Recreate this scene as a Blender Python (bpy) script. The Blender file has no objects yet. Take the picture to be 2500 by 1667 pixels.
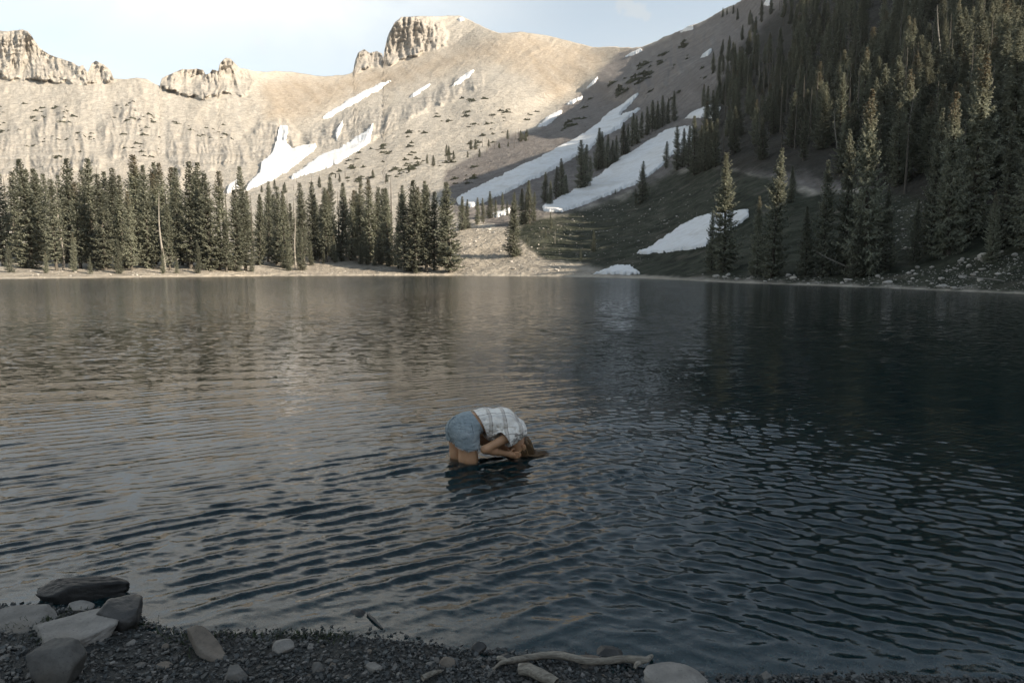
import bpy, bmesh, math, random
import numpy as np
from mathutils import Vector, Matrix

# ------------------------------------------------------------------ camera, sky, sun, exposure
scene = bpy.context.scene
COL = scene.collection
CAM_H = 1.75
FPX = 1667.0                       # focal length in photo pixels (2500 wide) = 24 mm
HORIZON = 652.0
PITCH = math.atan((833.5 - HORIZON) / FPX)

cam_data = bpy.data.cameras.new('camera')
cam_data.sensor_width = 36.0
cam_data.lens = 24.0
cam_data.clip_start = 0.05
cam_data.clip_end = 12000.0
cam = bpy.data.objects.new('camera', cam_data)
COL.objects.link(cam)
cam.location = (0, 0, CAM_H)
cam.rotation_euler = (math.radians(90) - PITCH, 0, 0)
scene.camera = cam

SUN_EL = math.radians(25.0)
SUN_AZ = math.radians(118.0)        # clockwise from +Y (view direction) towards +X
SDIR = np.array([math.sin(SUN_AZ) * math.cos(SUN_EL), math.cos(SUN_AZ) * math.cos(SUN_EL), math.sin(SUN_EL)])

world = bpy.data.worlds.new('World')
scene.world = world
world.use_nodes = True
wn = world.node_tree.nodes
wl = world.node_tree.links
wn.clear()
def W(t, **kw):
    n = wn.new(t)
    for k, v in kw.items():
        if k.startswith('i_'):
            key = k[2:]
            n.inputs[int(key) if key.isdigit() else key].default_value = v
        else:
            setattr(n, k, v)
    return n
w_out = W('ShaderNodeOutputWorld')
w_bg = W('ShaderNodeBackground')
w_bg.inputs['Strength'].default_value = 0.15
w_sky = W('ShaderNodeTexSky')
w_sky.sky_type = 'NISHITA'
w_sky.sun_disc = False
w_sky.sun_elevation = SUN_EL
w_sky.sun_rotation = SUN_AZ
w_sky.altitude = 3000.0
w_sky.air_density = 1.0
w_sky.dust_density = 3.0
w_sky.ozone_density = 1.0
w_tc = W('ShaderNodeTexCoord')
# thin high cloud: large soft noise, stretched towards the horizon like a flat layer seen from below
w_sep = W('ShaderNodeSeparateXYZ'); wl.new(w_tc.outputs['Generated'], w_sep.inputs[0])
w_zc = W('ShaderNodeMath', operation='ADD', i_1=0.22); wl.new(w_sep.outputs['Z'], w_zc.inputs[0])
w_dx = W('ShaderNodeMath', operation='DIVIDE'); wl.new(w_sep.outputs['X'], w_dx.inputs[0]); wl.new(w_zc.outputs[0], w_dx.inputs[1])
w_dy = W('ShaderNodeMath', operation='DIVIDE'); wl.new(w_sep.outputs['Y'], w_dy.inputs[0]); wl.new(w_zc.outputs[0], w_dy.inputs[1])
w_cmb = W('ShaderNodeCombineXYZ'); wl.new(w_dx.outputs[0], w_cmb.inputs[0]); wl.new(w_dy.outputs[0], w_cmb.inputs[1])
w_map = W('ShaderNodeMapping'); w_map.inputs['Location'].default_value = (0.55, 0.3, 0.0)
wl.new(w_cmb.outputs[0], w_map.inputs['Vector'])
w_n1 = W('ShaderNodeTexNoise', i_Scale=0.42, i_Detail=6.0, i_Roughness=0.55, i_Distortion=0.3)
wl.new(w_map.outputs[0], w_n1.inputs['Vector'])
w_r1 = W('ShaderNodeMapRange', i_1=0.38, i_2=0.70, i_3=0.42, i_4=0.95); w_r1.interpolation_type = 'SMOOTHSTEP'
wl.new(w_n1.outputs[0], w_r1.inputs[0])
# the veil of cirrus is thick along the low line of sight and thin overhead
w_el = W('ShaderNodeMapRange', i_1=0.0, i_2=0.62, i_3=1.0, i_4=0.03); w_el.interpolation_type = 'SMOOTHSTEP'
wl.new(w_sep.outputs['Z'], w_el.inputs[0])
# brighter cloud over the left ridge, boosted above the frame to light the water
w_dot = W('ShaderNodeVectorMath', operation='DOT_PRODUCT')
wl.new(w_tc.outputs['Generated'], w_dot.inputs[0])
_a, _e = math.radians(-42), math.radians(22)
w_dot.inputs[1].default_value = (math.sin(_a) * math.cos(_e), math.cos(_a) * math.cos(_e), math.sin(_e))
w_bk = W('ShaderNodeMapRange', i_1=0.70, i_2=0.96, i_3=0.0, i_4=1.0); w_bk.interpolation_type = 'SMOOTHSTEP'
wl.new(w_dot.outputs['Value'], w_bk.inputs[0])
w_n2 = W('ShaderNodeTexNoise', i_Scale=1.5, i_Detail=7.0, i_Roughness=0.58, i_Distortion=0.6)
wl.new(w_cmb.outputs[0], w_n2.inputs['Vector'])
w_r2 = W('ShaderNodeMapRange', i_1=0.34, i_2=0.60, i_3=0.55, i_4=1.0); w_r2.interpolation_type = 'SMOOTHSTEP'
wl.new(w_n2.outputs[0], w_r2.inputs[0])
w_lo = W('ShaderNodeMapRange', i_1=0.40, i_2=0.70, i_3=1.0, i_4=0.0); w_lo.interpolation_type = 'SMOOTHSTEP'; wl.new(w_sep.outputs['Z'], w_lo.inputs[0])
w_up = W('ShaderNodeMapRange', i_1=0.24, i_2=0.46, i_3=0.12, i_4=1.0); w_up.interpolation_type = 'SMOOTHSTEP'; wl.new(w_sep.outputs['Z'], w_up.inputs[0])
w_b0 = W('ShaderNodeMath', operation='MULTIPLY'); wl.new(w_bk.outputs[0], w_b0.inputs[0]); wl.new(w_up.outputs[0], w_b0.inputs[1])
w_b1 = W('ShaderNodeMath', operation='MULTIPLY'); wl.new(w_b0.outputs[0], w_b1.inputs[0]); wl.new(w_lo.outputs[0], w_b1.inputs[1])
w_b2 = W('ShaderNodeMath', operation='MULTIPLY'); wl.new(w_b1.outputs[0], w_b2.inputs[0]); wl.new(w_r2.outputs[0], w_b2.inputs[1])
w_v = W('ShaderNodeMath', operation='MULTIPLY'); wl.new(w_r1.outputs[0], w_v.inputs[0]); wl.new(w_el.outputs[0], w_v.inputs[1])
w_f = w_v
# two small fair-weather puffs
last = w_f
for px_, py_, sz_ in ((1530, 18, 0.9998), (1562, 24, 0.99985), (635, 102, 0.99985)):
    _x = (px_ - 1250) / FPX; _y = (833.5 - py_) / FPX
    _v = Vector((_x, math.cos(PITCH) + _y * math.sin(PITCH), -math.sin(PITCH) + _y * math.cos(PITCH))).normalized()
    d_ = W('ShaderNodeVectorMath', operation='DOT_PRODUCT'); wl.new(w_tc.outputs['Generated'], d_.inputs[0]); d_.inputs[1].default_value = _v
    nz_ = W('ShaderNodeTexNoise', i_Scale=60.0, i_Detail=5.0, i_Roughness=0.6); wl.new(w_tc.outputs['Generated'], nz_.inputs['Vector'])
    ad_ = W('ShaderNodeMath', operation='MULTIPLY_ADD', i_1=0.0006, i_2=-0.0003); wl.new(nz_.outputs[0], ad_.inputs[0])
    sm_ = W('ShaderNodeMath', operation='ADD'); wl.new(d_.outputs['Value'], sm_.inputs[0]); wl.new(ad_.outputs[0], sm_.inputs[1])
    r_ = W('ShaderNodeMapRange', i_1=sz_, i_2=1.0, i_3=0.0, i_4=0.55); r_.interpolation_type = 'SMOOTHSTEP'; wl.new(sm_.outputs[0], r_.inputs[0])
    mx_ = W('ShaderNodeMath', operation='MAXIMUM', use_clamp=True); wl.new(last.outputs[0], mx_.inputs[0]); wl.new(r_.outputs[0], mx_.inputs[1]); last = mx_
w_mix = W('ShaderNodeMix', data_type='RGBA')
wl.new(last.outputs[0], w_mix.inputs[0])
w_hs = W('ShaderNodeHueSaturation', i_Hue=0.478, i_Saturation=0.62, i_Value=0.52)
wl.new(w_sky.outputs[0], w_hs.inputs['Color'])
wl.new(w_hs.outputs[0], w_mix.inputs[6])
w_mix.inputs[7].default_value = (1.55, 1.56, 1.50, 1)
w_mx2 = W('ShaderNodeMix', data_type='RGBA')
wl.new(w_b2.outputs[0], w_mx2.inputs[0]); wl.new(w_mix.outputs[2], w_mx2.inputs[6])
w_mx2.inputs[7].default_value = (4.0, 3.85, 3.5, 1)
wl.new(w_mx2.outputs[2], w_bg.inputs['Color'])
wl.new(w_bg.outputs[0], w_out.inputs['Surface'])

sun_data = bpy.data.lights.new('sun', 'SUN')
sun_data.energy = 3.2
sun_data.angle = math.radians(0.5)
sun_data.color = (1.0, 0.88, 0.72)
sun = bpy.data.objects.new('sun', sun_data)
COL.objects.link(sun)
sun.rotation_euler = Vector(SDIR).to_track_quat('Z', 'Y').to_euler()
sun.location = (80, -20, 120)

scene.render.engine = 'CYCLES'
scene.view_settings.view_transform = 'Standard'
scene.view_settings.look = 'None'
scene.view_settings.exposure = 1.68
scene.view_settings.gamma = 1.0
scene.cycles.use_denoising = True
scene.cycles.max_bounces = 6
scene.cycles.diffuse_bounces = 3
scene.cycles.glossy_bounces = 3
scene.cycles.transmission_bounces = 4
scene.cycles.transparent_max_bounces = 6
scene.cycles.caustics_reflective = False
scene.cycles.caustics_refractive = False
scene.cycles.sample_clamp_indirect = 4.0

# ------------------------------------------------------------------ helpers
rng = np.random.default_rng(11)
random.seed(5)

def ray(px, py):
    """direction of a photo pixel scaled so that its Y component is 1"""
    x = (np.asarray(px, float) - 1250.0) / FPX
    y = (833.5 - np.asarray(py, float)) / FPX
    c, s = math.cos(PITCH), math.sin(PITCH)
    dy = c + y * s
    dz = -s + y * c
    return x / dy, dz / dy

def at(px, py, d):
    rx, rz = ray(px, py)
    return np.stack([rx * d, np.asarray(d) * np.ones_like(rx), CAM_H + rz * d], -1)

def on_plane(px, py, z=0.0):
    rx, rz = ray(px, py)
    d = (z - CAM_H) / rz
    return np.stack([rx * d, d, z * np.ones_like(d)], -1)

_perm = np.random.default_rng(3).permutation(256)
_perm = np.concatenate([_perm, _perm, _perm])
_g = np.random.default_rng(4).normal(size=(256, 3))
_g /= np.linalg.norm(_g, axis=1)[:, None]
_perm = _perm.astype(np.int32)
_gx, _gy, _gz = (np.ascontiguousarray(_g[:, k], np.float32) for k in range(3))
def perlin(p):
    p = np.asarray(p)
    sh = p.shape[:-1]
    p = p.reshape(-1, 3)
    out = np.empty(len(p), np.float32)
    for s in range(0, len(p), 40000):           # small blocks stay in the cache
        q = p[s:s + 40000].T.astype(np.float64)
        i = np.floor(q)
        f = (q - i).astype(np.float32)
        i = i.astype(np.int32) & 255
        u = f * f * f * (f * (f * 6 - 15) + 10)
        o = np.zeros(q.shape[1], np.float32)
        for dx in (0, 1):
            wx = u[0] if dx else 1 - u[0]
            hx = _perm[i[0] + dx] + i[1]
            for dy in (0, 1):
                wxy = wx * (u[1] if dy else 1 - u[1])
                hy = _perm[hx + dy] + i[2]
                for dz in (0, 1):
                    h = _perm[hy + dz]
                    o += wxy * (u[2] if dz else 1 - u[2]) * (_gx[h] * (f[0] - dx) + _gy[h] * (f[1] - dy) + _gz[h] * (f[2] - dz))
        out[s:s + 40000] = o
    return out.reshape(sh) * np.float32(1.5)

def fbm(p, octv=4, gain=0.5, lac=2.03, ridged=False):
    p = np.asarray(p, float)
    a, s, t = 1.0, 0.0, 0.0
    for k in range(octv):
        n = perlin(p + 17.3 * k)
        if ridged:
            n = 1 - 2 * np.abs(n)
        s = s + a * n
        t += a
        a *= gain
        p = p * lac
    return s / t

def sstep(a, b, x):
    t = np.clip((np.asarray(x, float) - a) / (b - a), 0, 1)
    return t * t * (3 - 2 * t)

def poly_sd(poly, px, py):
    """signed distance in photo pixels, positive inside"""
    P = np.asarray(poly, float)
    px = np.asarray(px, float); py = np.asarray(py, float)
    d2 = np.full(px.shape, 1e18)
    inside = np.zeros(px.shape, bool)
    n = len(P)
    for k in range(n):
        ax, ay = P[k]; bx, by = P[(k + 1) % n]
        ex, ey = bx - ax, by - ay
        t = np.clip(((px - ax) * ex + (py - ay) * ey) / (ex * ex + ey * ey + 1e-9), 0, 1)
        d2 = np.minimum(d2, (px - ax - t * ex) ** 2 + (py - ay - t * ey) ** 2)
        c = ((ay > py) != (by > py))
        xi = ax + (py - ay) * ex / (ey if abs(ey) > 1e-9 else 1e-9)
        inside ^= c & (px < xi)
    return np.where(inside, 1, -1) * np.sqrt(d2)

def mesh_np(name, verts, faces, smooth=True):
    """verts (n,3); faces (m,3) or (m,4) int array, or a list of such arrays"""
    me = bpy.data.meshes.new(name)
    verts = np.ascontiguousarray(verts, np.float32)
    if not isinstance(faces, list):
        faces = [faces]
    faces = [np.asarray(f, np.int32) for f in faces if len(f)]
    loops = np.concatenate([f.ravel() for f in faces])
    sizes = np.concatenate([np.full(len(f), f.shape[1], np.int32) for f in faces])
    starts = np.concatenate([[0], np.cumsum(sizes)[:-1]]).astype(np.int32)
    me.vertices.add(len(verts)); me.vertices.foreach_set('co', verts.ravel())
    me.loops.add(len(loops)); me.loops.foreach_set('vertex_index', loops)
    me.polygons.add(len(sizes)); me.polygons.foreach_set('loop_start', starts)
    me.polygons.foreach_set('loop_total', sizes)
    me.polygons.foreach_set('use_smooth', np.full(len(sizes), smooth, bool))
    me.update(calc_edges=True)
    return me

def add_attr(me, name, arr):
    arr = np.asarray(arr, np.float32)
    if arr.ndim == 1:
        a = me.attributes.new(name, 'FLOAT', 'POINT'); a.data.foreach_set('value', arr)
    else:
        if arr.shape[1] == 3:
            arr = np.concatenate([arr, np.ones((len(arr), 1), np.float32)], 1)
        a = me.attributes.new(name, 'FLOAT_COLOR', 'POINT'); a.data.foreach_set('color', np.ascontiguousarray(arr, np.float32).ravel())

def obj(name, me, mat=None, parent=None, label=None, cat=None, group=None, kind=None, loc=None):
    if me is not None and mat is not None and len(me.materials) == 0:
        me.materials.append(mat)
    o = bpy.data.objects.new(name, me)
    COL.objects.link(o)
    if parent is not None:
        o.parent = parent
    if loc is not None:
        o.location = loc
    if label: o['label'] = label
    if cat: o['category'] = cat
    if group: o['group'] = group
    if kind: o['kind'] = kind
    return o

def grid_faces(nr, nc):
    i = np.arange(nr * nc).reshape(nr, nc)
    return np.stack([i[:-1, :-1], i[:-1, 1:], i[1:, 1:], i[1:, :-1]], -1).reshape(-1, 4)

class Mat:
    def __init__(self, name):
        self.m = bpy.data.materials.new(name)
        self.m.use_nodes = True
        self.t = self.m.node_tree
        self.t.nodes.clear()
        self.out = self.n('ShaderNodeOutputMaterial')
    def n(self, typ, **kw):
        nd = self.t.nodes.new(typ)
        for k, v in kw.items():
            if k.startswith('i_'):
                key = k[2:]
                nd.inputs[int(key) if key.isdigit() else key.replace('_', ' ')].default_value = v
            else:
                setattr(nd, k, v)
        return nd
    def l(self, a, b):
        self.t.links.new(a, b)
    def ramp(self, src, stops):
        r = self.n('ShaderNodeValToRGB')
        e = r.color_ramp.elements
        while len(e) < len(stops):
            e.new(0.5)
        for q, (p, c) in zip(e, stops):
            q.position = p
            q.color = (*c, 1) if len(c) == 3 else c
        self.l(src, r.inputs[0])
        return r.outputs[0]
    def mix(self, fac, a, b, mode='MIX'):
        m = self.n('ShaderNodeMix', data_type='RGBA', blend_type=mode)
        for s, v in ((0, fac), (6, a), (7, b)):
            if hasattr(v, 'links'):
                self.l(v, m.inputs[s])
            elif s == 0:
                m.inputs[0].default_value = v
            else:
                m.inputs[s].default_value = (*v, 1) if len(v) == 3 else v
        return m.outputs[2]
    def noise(self, scale, detail=4, rough=0.55, coord='Object', vec=None, dist=0.0):
        nz = self.n('ShaderNodeTexNoise', i_Scale=scale, i_Detail=detail, i_Roughness=rough, i_Distortion=dist)
        if vec is None:
            vec = self.coord(coord)
        self.l(vec, nz.inputs['Vector'])
        return nz.outputs[0]
    def coord(self, c='Object'):
        if not hasattr(self, 'tc'):
            self.tc = self.n('ShaderNodeTexCoord')
        return self.tc.outputs[c]
    def attr(self, name, out='Color'):
        a = self.n('ShaderNodeAttribute', attribute_name=name)
        return a.outputs[out]
    def rng(self, src, a, b, c=0.0, d=1.0, smooth=False):
        r = self.n('ShaderNodeMapRange', i_1=a, i_2=b, i_3=c, i_4=d)
        if smooth:
            r.interpolation_type = 'SMOOTHSTEP'
        self.l(src, r.inputs[0])
        return r.outputs[0]
    def math(self, op, a, b=None):
        m = self.n('ShaderNodeMath', operation=op)
        for s, v in ((0, a), (1, b)):
            if v is None:
                continue
            if hasattr(v, 'links'):
                self.l(v, m.inputs[s])
            else:
                m.inputs[s].default_value = v
        return m.outputs[0]
    def bump(self, h, strength=0.5, dist=0.1, normal=None):
        b = self.n('ShaderNodeBump', i_Strength=strength, i_Distance=dist)
        self.l(h, b.inputs['Height'])
        if normal is not None:
            self.l(normal, b.inputs['Normal'])
        return b.outputs[0]
    def bsdf(self, color, rough=0.8, normal=None, spec=0.3, **kw):
        p = self.n('ShaderNodeBsdfPrincipled')
        if hasattr(color, 'links'):
            self.l(color, p.inputs['Base Color'])
        else:
            p.inputs['Base Color'].default_value = (*color, 1)
        if hasattr(rough, 'links'):
            self.l(rough, p.inputs['Roughness'])
        else:
            p.inputs['Roughness'].default_value = rough
        p.inputs['Specular IOR Level'].default_value = spec
        for k, v in kw.items():
            p.inputs[k.replace('_', ' ')].default_value = v
        if normal is not None:
            self.l(normal, p.inputs['Normal'])
        self.l(p.outputs[0], self.out.inputs['Surface'])
        return p
# ------------------------------------------------------------------ terrain: shoreline, skyline, distances
SHORE = np.array([(-1500, 760), (-900, 700), (-500, 689), (-200, 684), (0, 681), (200, 679), (400, 677), (640, 674), (900, 673), (1100, 673), (1300, 674.5), (1450, 677),
                  (1600, 681), (1720, 687), (1810, 691), (2126, 702), (2500, 718), (2800, 737), (3300, 790)], float)
SKY = np.array([(-1500, 260), (-700, 150), (-400, 105), (-200, 85), (-60, 78), (0, 76), (18, 78), (38, 74), (54, 71), (67, 75), (80, 94), (96, 118), (118, 134), (134, 138), (152, 143),
                (179, 154), (192, 163), (203, 161), (214, 178), (223, 156), (234, 149), (254, 158), (270, 174), (278, 192), (312, 193), (335, 190), (357, 193),
                (371, 201), (391, 210), (393, 190), (420, 179), (446, 171), (463, 172), (480, 169), (496, 172), (502, 183), (513, 179), (518, 171), (533, 174),
                (536, 156), (551, 141), (562, 143), (574, 156), (585, 167), (612, 172), (643, 177), (670, 173), (714, 175), (759, 183), (795, 187),
                (854, 181), (862, 176), (867, 147), (874, 127), (889, 120), (903, 129), (920, 125), (934, 132), (936, 145), (938, 125), (947, 87), (963, 54),
                (979, 42), (1023, 40), (1068, 40), (1121, 38), (1144, 47), (1170, 62), (1202, 76), (1220, 81), (1269, 79), (1313, 83), (1358, 92),
                (1403, 105), (1447, 115), (1514, 115), (1559, 117), (1577, 112), (1626, 89), (1670, 71), (1700, 58), (1724, 46), (1756, 30), (1784, 14),
                (1813, 0), (2000, -130), (2250, -310), (2500, -410), (2900, -470), (3300, -480)], float)  # right crest above the frame is raised to throw shade onto the scree
CTRL = np.array([
 (-1500,690,60),(-1500,600,150),(-1500,450,330),(-1500,280,600),
 (-600,650,115),(-600,560,260),(-600,420,520),(-600,250,800),(-600,140,950),
 (0,652,118),(0,600,190),(0,520,330),(0,430,480),(0,330,650),(0,230,820),(0,190,880),(50,80,940),
 (300,654,122),(300,600,190),(300,520,330),(300,430,480),(300,330,650),(300,230,830),(310,195,900),(130,140,930),(240,155,910),
 (500,654,125),(500,600,200),(500,520,330),(500,440,470),(500,350,650),(500,260,840),(480,175,960),(550,145,980),
 (640,652,135),(640,600,200),(640,520,310),(640,450,440),(640,350,680),(640,250,900),(640,180,1080),
 (800,652,145),(800,600,190),(800,520,280),(800,440,430),(800,330,760),(800,250,960),(800,190,1250),
 (900,600,190),(900,520,260),(900,450,380),(900,350,640),(900,250,950),(890,170,1400),
 (1000,640,155),(1000,560,210),(1000,480,310),(1000,400,450),(1000,300,720),(1000,200,1150),(1000,140,1480),(1000,50,1540),
 (1100,645,150),(1100,580,180),(1100,500,255),(1100,440,340),(1100,395,440),(1100,300,690),(1100,200,1050),(1100,110,1520),(1110,40,1660),
 (1220,645,146),(1220,570,180),(1220,480,260),(1220,400,370),(1200,345,540),(1230,300,640),(1200,220,850),(1220,90,1450),
 (1330,640,140),(1330,560,175),(1330,470,250),(1330,380,350),(1313,308,620),(1330,220,850),(1358,95,1480),
 (1367,272,740),(1425,219,900),(1487,156,1150),(1500,118,1320),(1420,160,1200),
 (1400,300,540),(1400,400,330),(1400,500,220),(1400,600,160),
 (1500,200,720),(1500,300,450),(1500,400,290),(1500,500,205),(1500,600,150),(1500,655,128),
 (1577,112,1150),(1670,71,900),(1756,30,750),(1813,0,650),
 (1650,150,600),(1650,250,400),(1650,350,270),(1650,450,195),(1650,550,145),(1650,650,112),
 (1800,100,450),(1800,200,310),(1800,300,225),(1800,400,168),(1800,500,130),(1800,600,103),(1800,670,88),
 (2000,-130,530),(2000,0,340),(2000,150,235),(2000,300,170),(2000,450,122),(2000,600,86),(2000,680,73),
 (2250,-190,350),(2250,-310,430),(2250,0,240),(2250,200,155),(2250,400,105),(2250,550,78),(2250,680,61),
 (2500,-265,290),(2500,-410,370),(2500,0,180),(2500,200,117),(2500,400,80),(2500,600,56),(2500,690,48),
 (2900,-470,270),(2900,0,125),(2900,300,76),(2900,600,43),
 (3300,-480,180),(3300,0,92),(3300,300,57),(3300,600,35)], float)

def _tps_fit(c):
    P = np.stack([c[:, 0] / 420.0, c[:, 1] / 170.0], -1)
    y = np.log(c[:, 2])
    n = len(P)
    r = np.linalg.norm(P[:, None] - P[None], axis=-1)
    K = np.where(r > 0, r * r * np.log(r + 1e-12), 0) + np.eye(n) * 0.004
    A = np.zeros((n + 3, n + 3))
    A[:n, :n] = K; A[:n, n] = 1; A[:n, n + 1:] = P
    A[n, :n] = 1; A[n + 1:, :n] = P.T
    b = np.zeros(n + 3); b[:n] = y
    return P, np.linalg.solve(A, b)
_tp, _tw = _tps_fit(CTRL)
def _tps(px, py):
    sh = np.broadcast(px, py).shape
    q = np.stack([np.broadcast_to(px, sh).ravel() / 420.0, np.broadcast_to(py, sh).ravel() / 170.0], -1)
    out = np.empty(len(q))
    for s in range(0, len(q), 60000):
        qq = q[s:s + 60000]
        d2 = (qq[:, None, 0] - _tp[None, :, 0]) ** 2 + (qq[:, None, 1] - _tp[None, :, 1]) ** 2
        out[s:s + 60000] = (0.5 * d2 * np.log(d2 + 1e-12)) @ _tw[:-3] + _tw[-3] + qq @ _tw[-2:]
    return out.reshape(sh)
# distances on a lookup table, then bilinear (smooth enough, much faster)
_LX = np.arange(-1500, 3301, 12.0); _LY = np.arange(-520, 801, 6.0)
_LT = _tps(_LX[None, :], _LY[:, None])
def lut(px, py):
    gx = np.clip((np.asarray(px, float) - _LX[0]) / 12.0, 0, len(_LX) - 1.001)
    gy = np.clip((np.asarray(py, float) - _LY[0]) / 6.0, 0, len(_LY) - 1.001)
    ix = gx.astype(int); iy = gy.astype(int); fx = gx - ix; fy = gy - iy
    return (_LT[iy, ix] * (1 - fx) * (1 - fy) + _LT[iy, ix + 1] * fx * (1 - fy) + _LT[iy + 1, ix] * (1 - fx) * fy + _LT[iy + 1, ix + 1] * fx * fy)
def shore_py(px):
    return np.interp(px, SHORE[:, 0], SHORE[:, 1])
def sky_py(px):
    return np.interp(px, SKY[:, 0], SKY[:, 1])
def shore_d(px):
    return -CAM_H / ray(px, shore_py(px))[1]

CLIFFS = {
 'peak': [(858,182),(862,176),(867,147),(874,124),(889,116),(934,128),(938,118),(947,83),(963,50),(979,38),(1040,44),(1075,58),(1086,85),(1080,108),(1050,122),(1019,134),(934,156)],
 'crest_a': [(-300,70),(-60,60),(54,60),(80,85),(118,125),(180,145),(234,140),(282,190),(200,204),(100,196),(0,192),(-300,190)],
 'crest_b': [(389,214),(391,186),(446,165),(500,166),(545,134),(575,145),(600,172),(625,195),(600,235),(560,228),(500,240),(440,226)],
 'rib_a': [(75,345),(110,270),(150,262),(225,330),(240,400),(150,430),(80,400)],
 'rib_b': [(242,320),(285,255),(325,246),(375,300),(395,370),(330,400),(270,380)],
 'rib_c': [(408,320),(430,292),(470,305),(560,325),(600,350),(606,400),(540,404),(470,410),(440,440),(412,380)],
 'rib_d': [(605,330),(640,298),(700,296),(724,330),(720,364),(690,345),(662,385),(640,398),(615,382)],
 'rib_e': [(-20,350),(40,300),(70,330),(60,420),(-20,430)],
 'spur': [(742,335),(800,300),(850,272),(920,268),(980,262),(1040,228),(1130,186),(1182,178),(1172,214),(1080,252),(1000,290),(940,322),(890,350),(830,368),(790,352),(760,362)],
 'right_ledge': [(1480,240),(1600,130),(1700,80),(1760,60),(1720,130),(1640,190),(1560,250)],
}

def terrain(px, py, detail=True):
    """point of the land surface seen at a photo pixel, plus distance and rock amount"""
    px = np.asarray(px, float); py = np.asarray(py, float)
    D = np.exp(lut(px, py))
    sp = shore_py(px)
    k = np.exp(-np.clip(sp - py, 0, None) / 26.0)
    D = D * np.exp(k * (np.log(shore_d(px)) - lut(px, sp)))
    rock = np.zeros(px.shape)
    if detail:
        base = at(px, py, D)
        for nm, P in CLIFFS.items():
            b = np.asarray(P)
            sel = (px > b[:, 0].min() - 40) & (px < b[:, 0].max() + 40) & (py > b[:, 1].min() - 40) & (py < b[:, 1].max() + 40)
            if sel.any():
                q = np.stack([px[sel] / 24.0, py[sel] / 24.0, np.zeros(sel.sum())], -1)
                sd = poly_sd(P, px[sel], py[sel]) + 14 * fbm(q, 3)
                soft = 3.0 if nm in ('peak', 'crest_a', 'crest_b') else 13.0
                if nm == 'peak':      # the face dies out to the right into the summit ridge
                    sd = np.where(px[sel] > 1000, np.minimum(sd, 12 - (px[sel] - 1000) * 0.16), sd)
                    soft = 3.0 + 9.0 * sstep(1000, 1060, px[sel])
                rock[sel] = np.maximum(rock[sel], sstep(-soft, soft, sd))
        # ribs and buttresses push the cliffs forward; gullies run down the fall line
        wob = 6 * fbm(np.stack([px / 40.0, py / 40.0, np.full(px.shape, 8.0)], -1), 2)
        q = np.stack([(px + 1.6 * wob) / 33.0, (py + wob) / 115.0, np.full(px.shape, 3.3)], -1)
        rib = fbm(q, 4, 0.55, ridged=True)
        q2 = np.stack([(px + wob) / 7.0, py / 26.0, np.full(px.shape, 9.1)], -1)
        blk = fbm(q2, 3, 0.6)
        rough_zone = sstep(-0.35, 0.35, fbm(np.stack([px / 60.0, py / 55.0, np.full(px.shape, 6.6)], -1), 3))
        rock = rock * np.where(poly_sd(CLIFFS['peak'], px, py) > -6, 1.0, 0.45 + 0.55 * rough_zone)
        led = ((py + 9 * fbm(np.stack([px / 22.0, py / 22.0, np.full(px.shape, 4.4)], -1), 3)) / 13.0) % 1.0
        D = D * (1 - rock * (0.040 * rib + 0.007 * blk - 0.004 * led + 0.010))
        farw = sstep(250, 600, D)
        q3 = np.stack([px / 105.0, py / 170.0, np.full(px.shape, 1.7)], -1)
        leftw = 1 - sstep(560, 760, px)
        D = D * (1 - farw * (1 - rock) * (0.005 + 0.018 * leftw) * fbm(q3, 4, 0.5, ridged=True))
    if detail:
        cen = sstep(700, 800, px) * (1 - sstep(1380, 1480, px)) * farw * (1 - rock)
        q4 = np.stack([(px * 0.55 + py * 0.83 + 2 * wob) / 44.0, (px * 0.83 - py * 0.55) / 260.0, np.full(px.shape, 7.7)], -1)
        D = D * (1 - 0.011 * cen * fbm(q4, 4, 0.5, ridged=True))
    P = at(px, py, D)
    if detail:
        w = base
        amp = np.clip((D - 60) / 500.0, 0.0, 1.0)
        inland = sstep(2, 22, sp - py)
        P[..., 2] += inland * (3.2 * amp * fbm(w / np.array([42.0, 60.0, 42.0]), 5, 0.52) + 0.35 * fbm(w / 5.0, 3) * sstep(30, 80, D))
        P[..., 2] += 0.13 * fbm(w / np.array([3.5, 9.0, 3.5]), 3) * sstep(-6, 4, sp - py)
    return P, D, rock

# ------------------------------------------------------------------ land colours
TUNDRA = [(640,200),(720,185),(800,195),(950,160),(1100,120),(1220,85),(1330,88),(1480,116),(1560,118),(1500,140),(1430,205),(1360,245),(1290,190),(1210,150),(1120,165),(1000,205),(850,232),(720,300),(650,290)]
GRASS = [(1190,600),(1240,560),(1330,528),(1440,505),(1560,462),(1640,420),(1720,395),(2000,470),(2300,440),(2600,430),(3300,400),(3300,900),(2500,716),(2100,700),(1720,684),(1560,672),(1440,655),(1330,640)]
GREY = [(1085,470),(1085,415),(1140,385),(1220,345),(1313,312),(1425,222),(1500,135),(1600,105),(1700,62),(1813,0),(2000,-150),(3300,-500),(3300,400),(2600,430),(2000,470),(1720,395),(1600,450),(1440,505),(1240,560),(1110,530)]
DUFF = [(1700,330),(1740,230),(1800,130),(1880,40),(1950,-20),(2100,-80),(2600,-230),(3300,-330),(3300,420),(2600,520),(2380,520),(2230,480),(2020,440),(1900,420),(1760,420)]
BANK = [(-600,700),(-600,655),(0,655),(640,655),(660,610),(900,610),(1060,560),(1180,550),(1240,565),(1330,640),(1450,660),(1550,690),(1100,700),(0,700)]
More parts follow.
